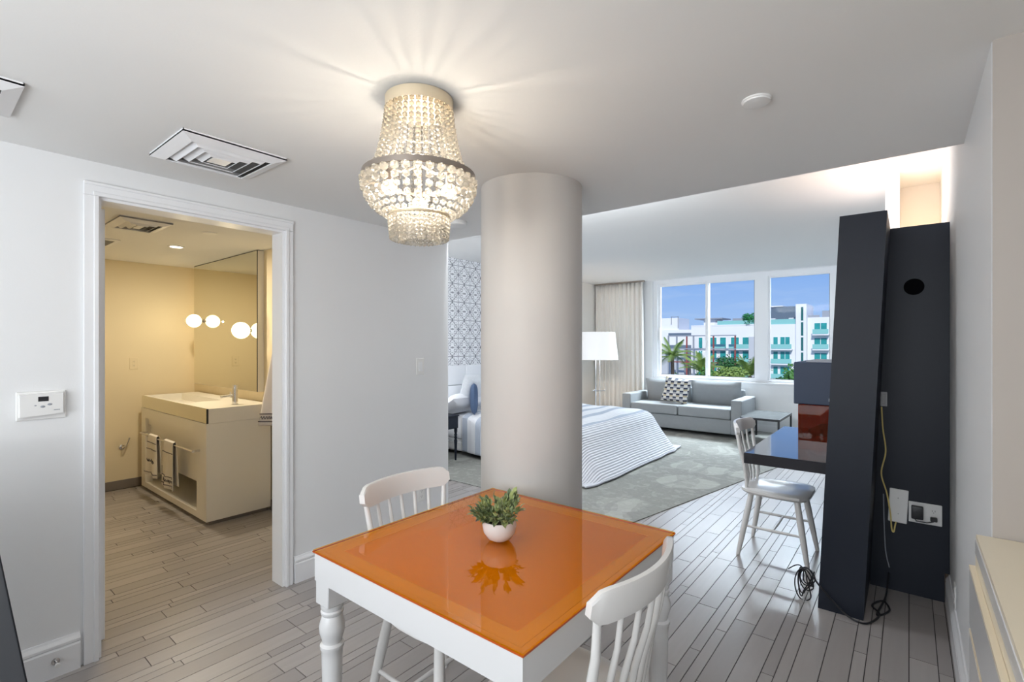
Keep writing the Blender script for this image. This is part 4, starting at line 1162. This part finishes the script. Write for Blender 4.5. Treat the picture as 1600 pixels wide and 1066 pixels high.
for i in range(4): part('roof_furniture', WHITE, rtn, MB().box((-24.6+i*1.7, YF+1, 5.56), (-23.7+i*1.7, YF+2, 6.6+.3*(i % 2)), .05))
for zf in (.42, -2.6, -5.7):
    for x0, x1 in ((-23.9, -22.9), (-22.1, -21.2), (-20.8, -19.0)):
        balcony_bay(rtn, x0, x1, zf, YF-.5)
    slab_rail(rtn, -24.4, -18.5, zf, YF-.5)
tw = thing('stair_tower', 'tall narrow white stair tower with dark slit windows outside', 'building')
part('wall', CONC, tw, MB().box((-17.9, YF-1, -12), (-16.0, YF+8, 9.55)))
for i in range(6):
    z = 6.2-i*3.05
    part('slit_window', mat('dark_teal', (.02, .13, .13), .2), tw, MB().box((-16.95, YF-1.06, z), (-16.55, YF-1.002, z+2.7)))
rw = thing('white_block', 'white apartment block at the right edge of the window view', 'building')
part('wall', CONC, rw, MB().box((-15.98, YF, -12), (-4.0, YF+12, 6.8)))
part('roof_house', GRYF, rw, MB().box((-13.9, YF+4, 6.81), (-9, YF+9, 8.3)))
part('roof_rail', GRYF, rw, MB().box((-16, YF+1, 6.81), (-14, YF+1.1, 7.3)))
for zf in (3.4, .42, -2.6, -5.7):
    balcony_bay(rw, -14.8, -12.6, zf, YF, 2.3); balcony_bay(rw, -10.5, -8.4, zf, YF, 2.3)
    slab_rail(rw, -15.0, -12.2, zf, YF); slab_rail(rw, -10.8, -8.0, zf, YF)
lf = thing('low_building', 'stepped pale building at the far left of the window view', 'building')
part('wall', CONC, lf, MB().box((-52, YF+6, -12), (-40.5, YF+16, 5.0)))
part('upper_storey', CONC, lf, MB().box((-51, YF+6.5, 5.01), (-44.6, YF+14, 8.0)))
part('roof_frame', GRYF, lf, MB().box((-46.5, YF+6.3, 6.4), (-46.35, YF+6.45, 8.3)).box((-44.8, YF+6.3, 5.4), (-44.65, YF+6.45, 8.3)).box((-46.5, YF+6.3, 8.15), (-44.65, YF+6.45, 8.3)))
for z in (3.4, .4, -2.6): part('ribbon_window', DGLS, lf, MB().box((-47, YF+5.9, z), (-41, YF+5.995, z+.8)))
part('terrace', CONCG, lf, MB().box((-47, YF-1, -12), (-40.6, YF+5.8, .3)))
part('terrace_window', DGLS, lf, MB().box((-45, YF-1.06, -1.8), (-42, YF-1.003, -.6)))

def leafy(name, label, x, y, ztop, r, m, seed=0, n=1500, squash=.8, zbase=-12, cat='tree', ls=.28):
    t = thing(name, label, cat, (x, y, 0)); rr = random.Random(seed)
    part('trunk', BARK, t, MB().tube([(0, 0, zbase), (.1, .1, (zbase+ztop)/2), (0, 0, ztop-r*squash)], [.2, .16, .1], 8), True)
    b = MB(); lob = [(Vector((rr.uniform(-.6, .6)*r, rr.uniform(-.6, .6)*r, ztop-r*squash+rr.uniform(-.45, .45)*r*squash)), rr.uniform(.35, .6)*r) for _ in range(9)]
    for i in range(n):
        c_, q = lob[rr.randrange(9)]
        d = Vector((rr.gauss(0, 1), rr.gauss(0, 1), rr.gauss(0, 1))).normalized()
        p = c_+d*q*rr.uniform(.75, 1.05)
        a = Vector((rr.gauss(0, 1), rr.gauss(0, 1), rr.gauss(0, 1))).normalized()*ls*rr.uniform(.6, 1.2); c2 = a.cross(d).normalized()*ls*.5
        vs = [b.bm.verts.new(p-a*.5), b.bm.verts.new(p+c2*.6), b.bm.verts.new(p+a*.5), b.bm.verts.new(p-c2*.6)]
        b.bm.faces.new(vs)
    part('foliage', m, t, b)['kind'] = 'stuff'
    return t
def palm(label, x, y, zc, L, m, seed=0, up=.4, nf=16):
    t = thing('palm_tree', label, 'palm tree', (x, y, 0)); rr = random.Random(seed)
    part('trunk', BARK, t, MB().tube([(0, 0, -12), (.1, 0, -6), (0, 0, zc)], [.22, .17, .15], 10), True)
    for k in range(nf):
        az = 2*PI*k/nf+rr.uniform(-.15, .15); el = rr.uniform(up, 1.35)
        b = MB(); sp = []
        for i in range(11):
            s_ = i/10*L
            rxy = s_*math.cos(el)*(1); z = s_*math.sin(el)-.30*s_*s_/L*1.5*(.4+math.cos(el))
            sp.append(Vector((rxy*math.cos(az), rxy*math.sin(az), zc+z)))
        b.tube(sp, [.035*(1-i/11)+.006 for i in range(11)], 4)
        sd_ = Vector((-math.sin(az), math.cos(az), 0))
        for i in range(1, 30):
            f = i/30*10; j = int(f); p = sp[j].lerp(sp[min(j+1, 10)], f-j)
            fw = (sp[min(j+1, 10)]-sp[j]).normalized() if j < 10 else fw
            ll = .55*math.sin(PI*(.12+.85*i/30))*L/2.2
            for s2 in (-1, 1):
                tip = p+sd_*s2*ll*.8+fw*ll*.55+Vector((0, 0, -.30*ll))
                b.bm.faces.new([b.bm.verts.new(p), b.bm.verts.new(p+fw*.07), b.bm.verts.new(tip)])
        part('frond', m, t, b)
    return t
palm('palm tree with long drooping fronds low at the left window pane', -15.6, 41, .35, 2.6, LEAF2, 1, .2)
palm('upright yellow green palm in the left window pane', -15.2, 47.5, -1.3, 3.0, LEAF2, 2, .7)
palm('upright palm tree in the middle window pane', -10.9, 47, -1.4, 3.0, LEAF2, 3, .7)
hs = [(-14.7, 56, .2, 1.8, LEAF3, 'dark green leafy tree rising behind the yellow green tree in the middle window pane'),
      (-12.95, 43.2, -.6, 1.4, LEAF1, 'mid green leafy tree at the first window mullion'),
      (-11.5, 42.5, -.5, 1.4, LEAF2, 'yellow green leafy tree left of the middle palm'),
      (-9.9, 44, -1.0, 1.4, LEAF1, 'low green leafy tree at the right of the middle window pane'),
      (-7.9, 47, -1.2, 1.5, LEAF3, 'low dark green leafy tree at the left of the right window pane'),
      (-6.4, 44, .1, 1.6, LEAF1, 'leafy green tree low in the right window pane behind the television'),
      (-13.4, 38, -.9, 1.6, LEAF1, 'low green leafy tree between the two palms of the left window pane')]
for i, (x, y, z, r, m, lbl) in enumerate(hs): leafy('leafy_tree', lbl, x, y, z, r, m, i+20)
leafy('roof_tree', 'small round green tree on the roof terrace of the white block', -27.3, YF+1, 8.5, 1.9, mat('roof_green', (.03, .22, .06), .6), 50, 900, .75, 5.76, ls=.4)
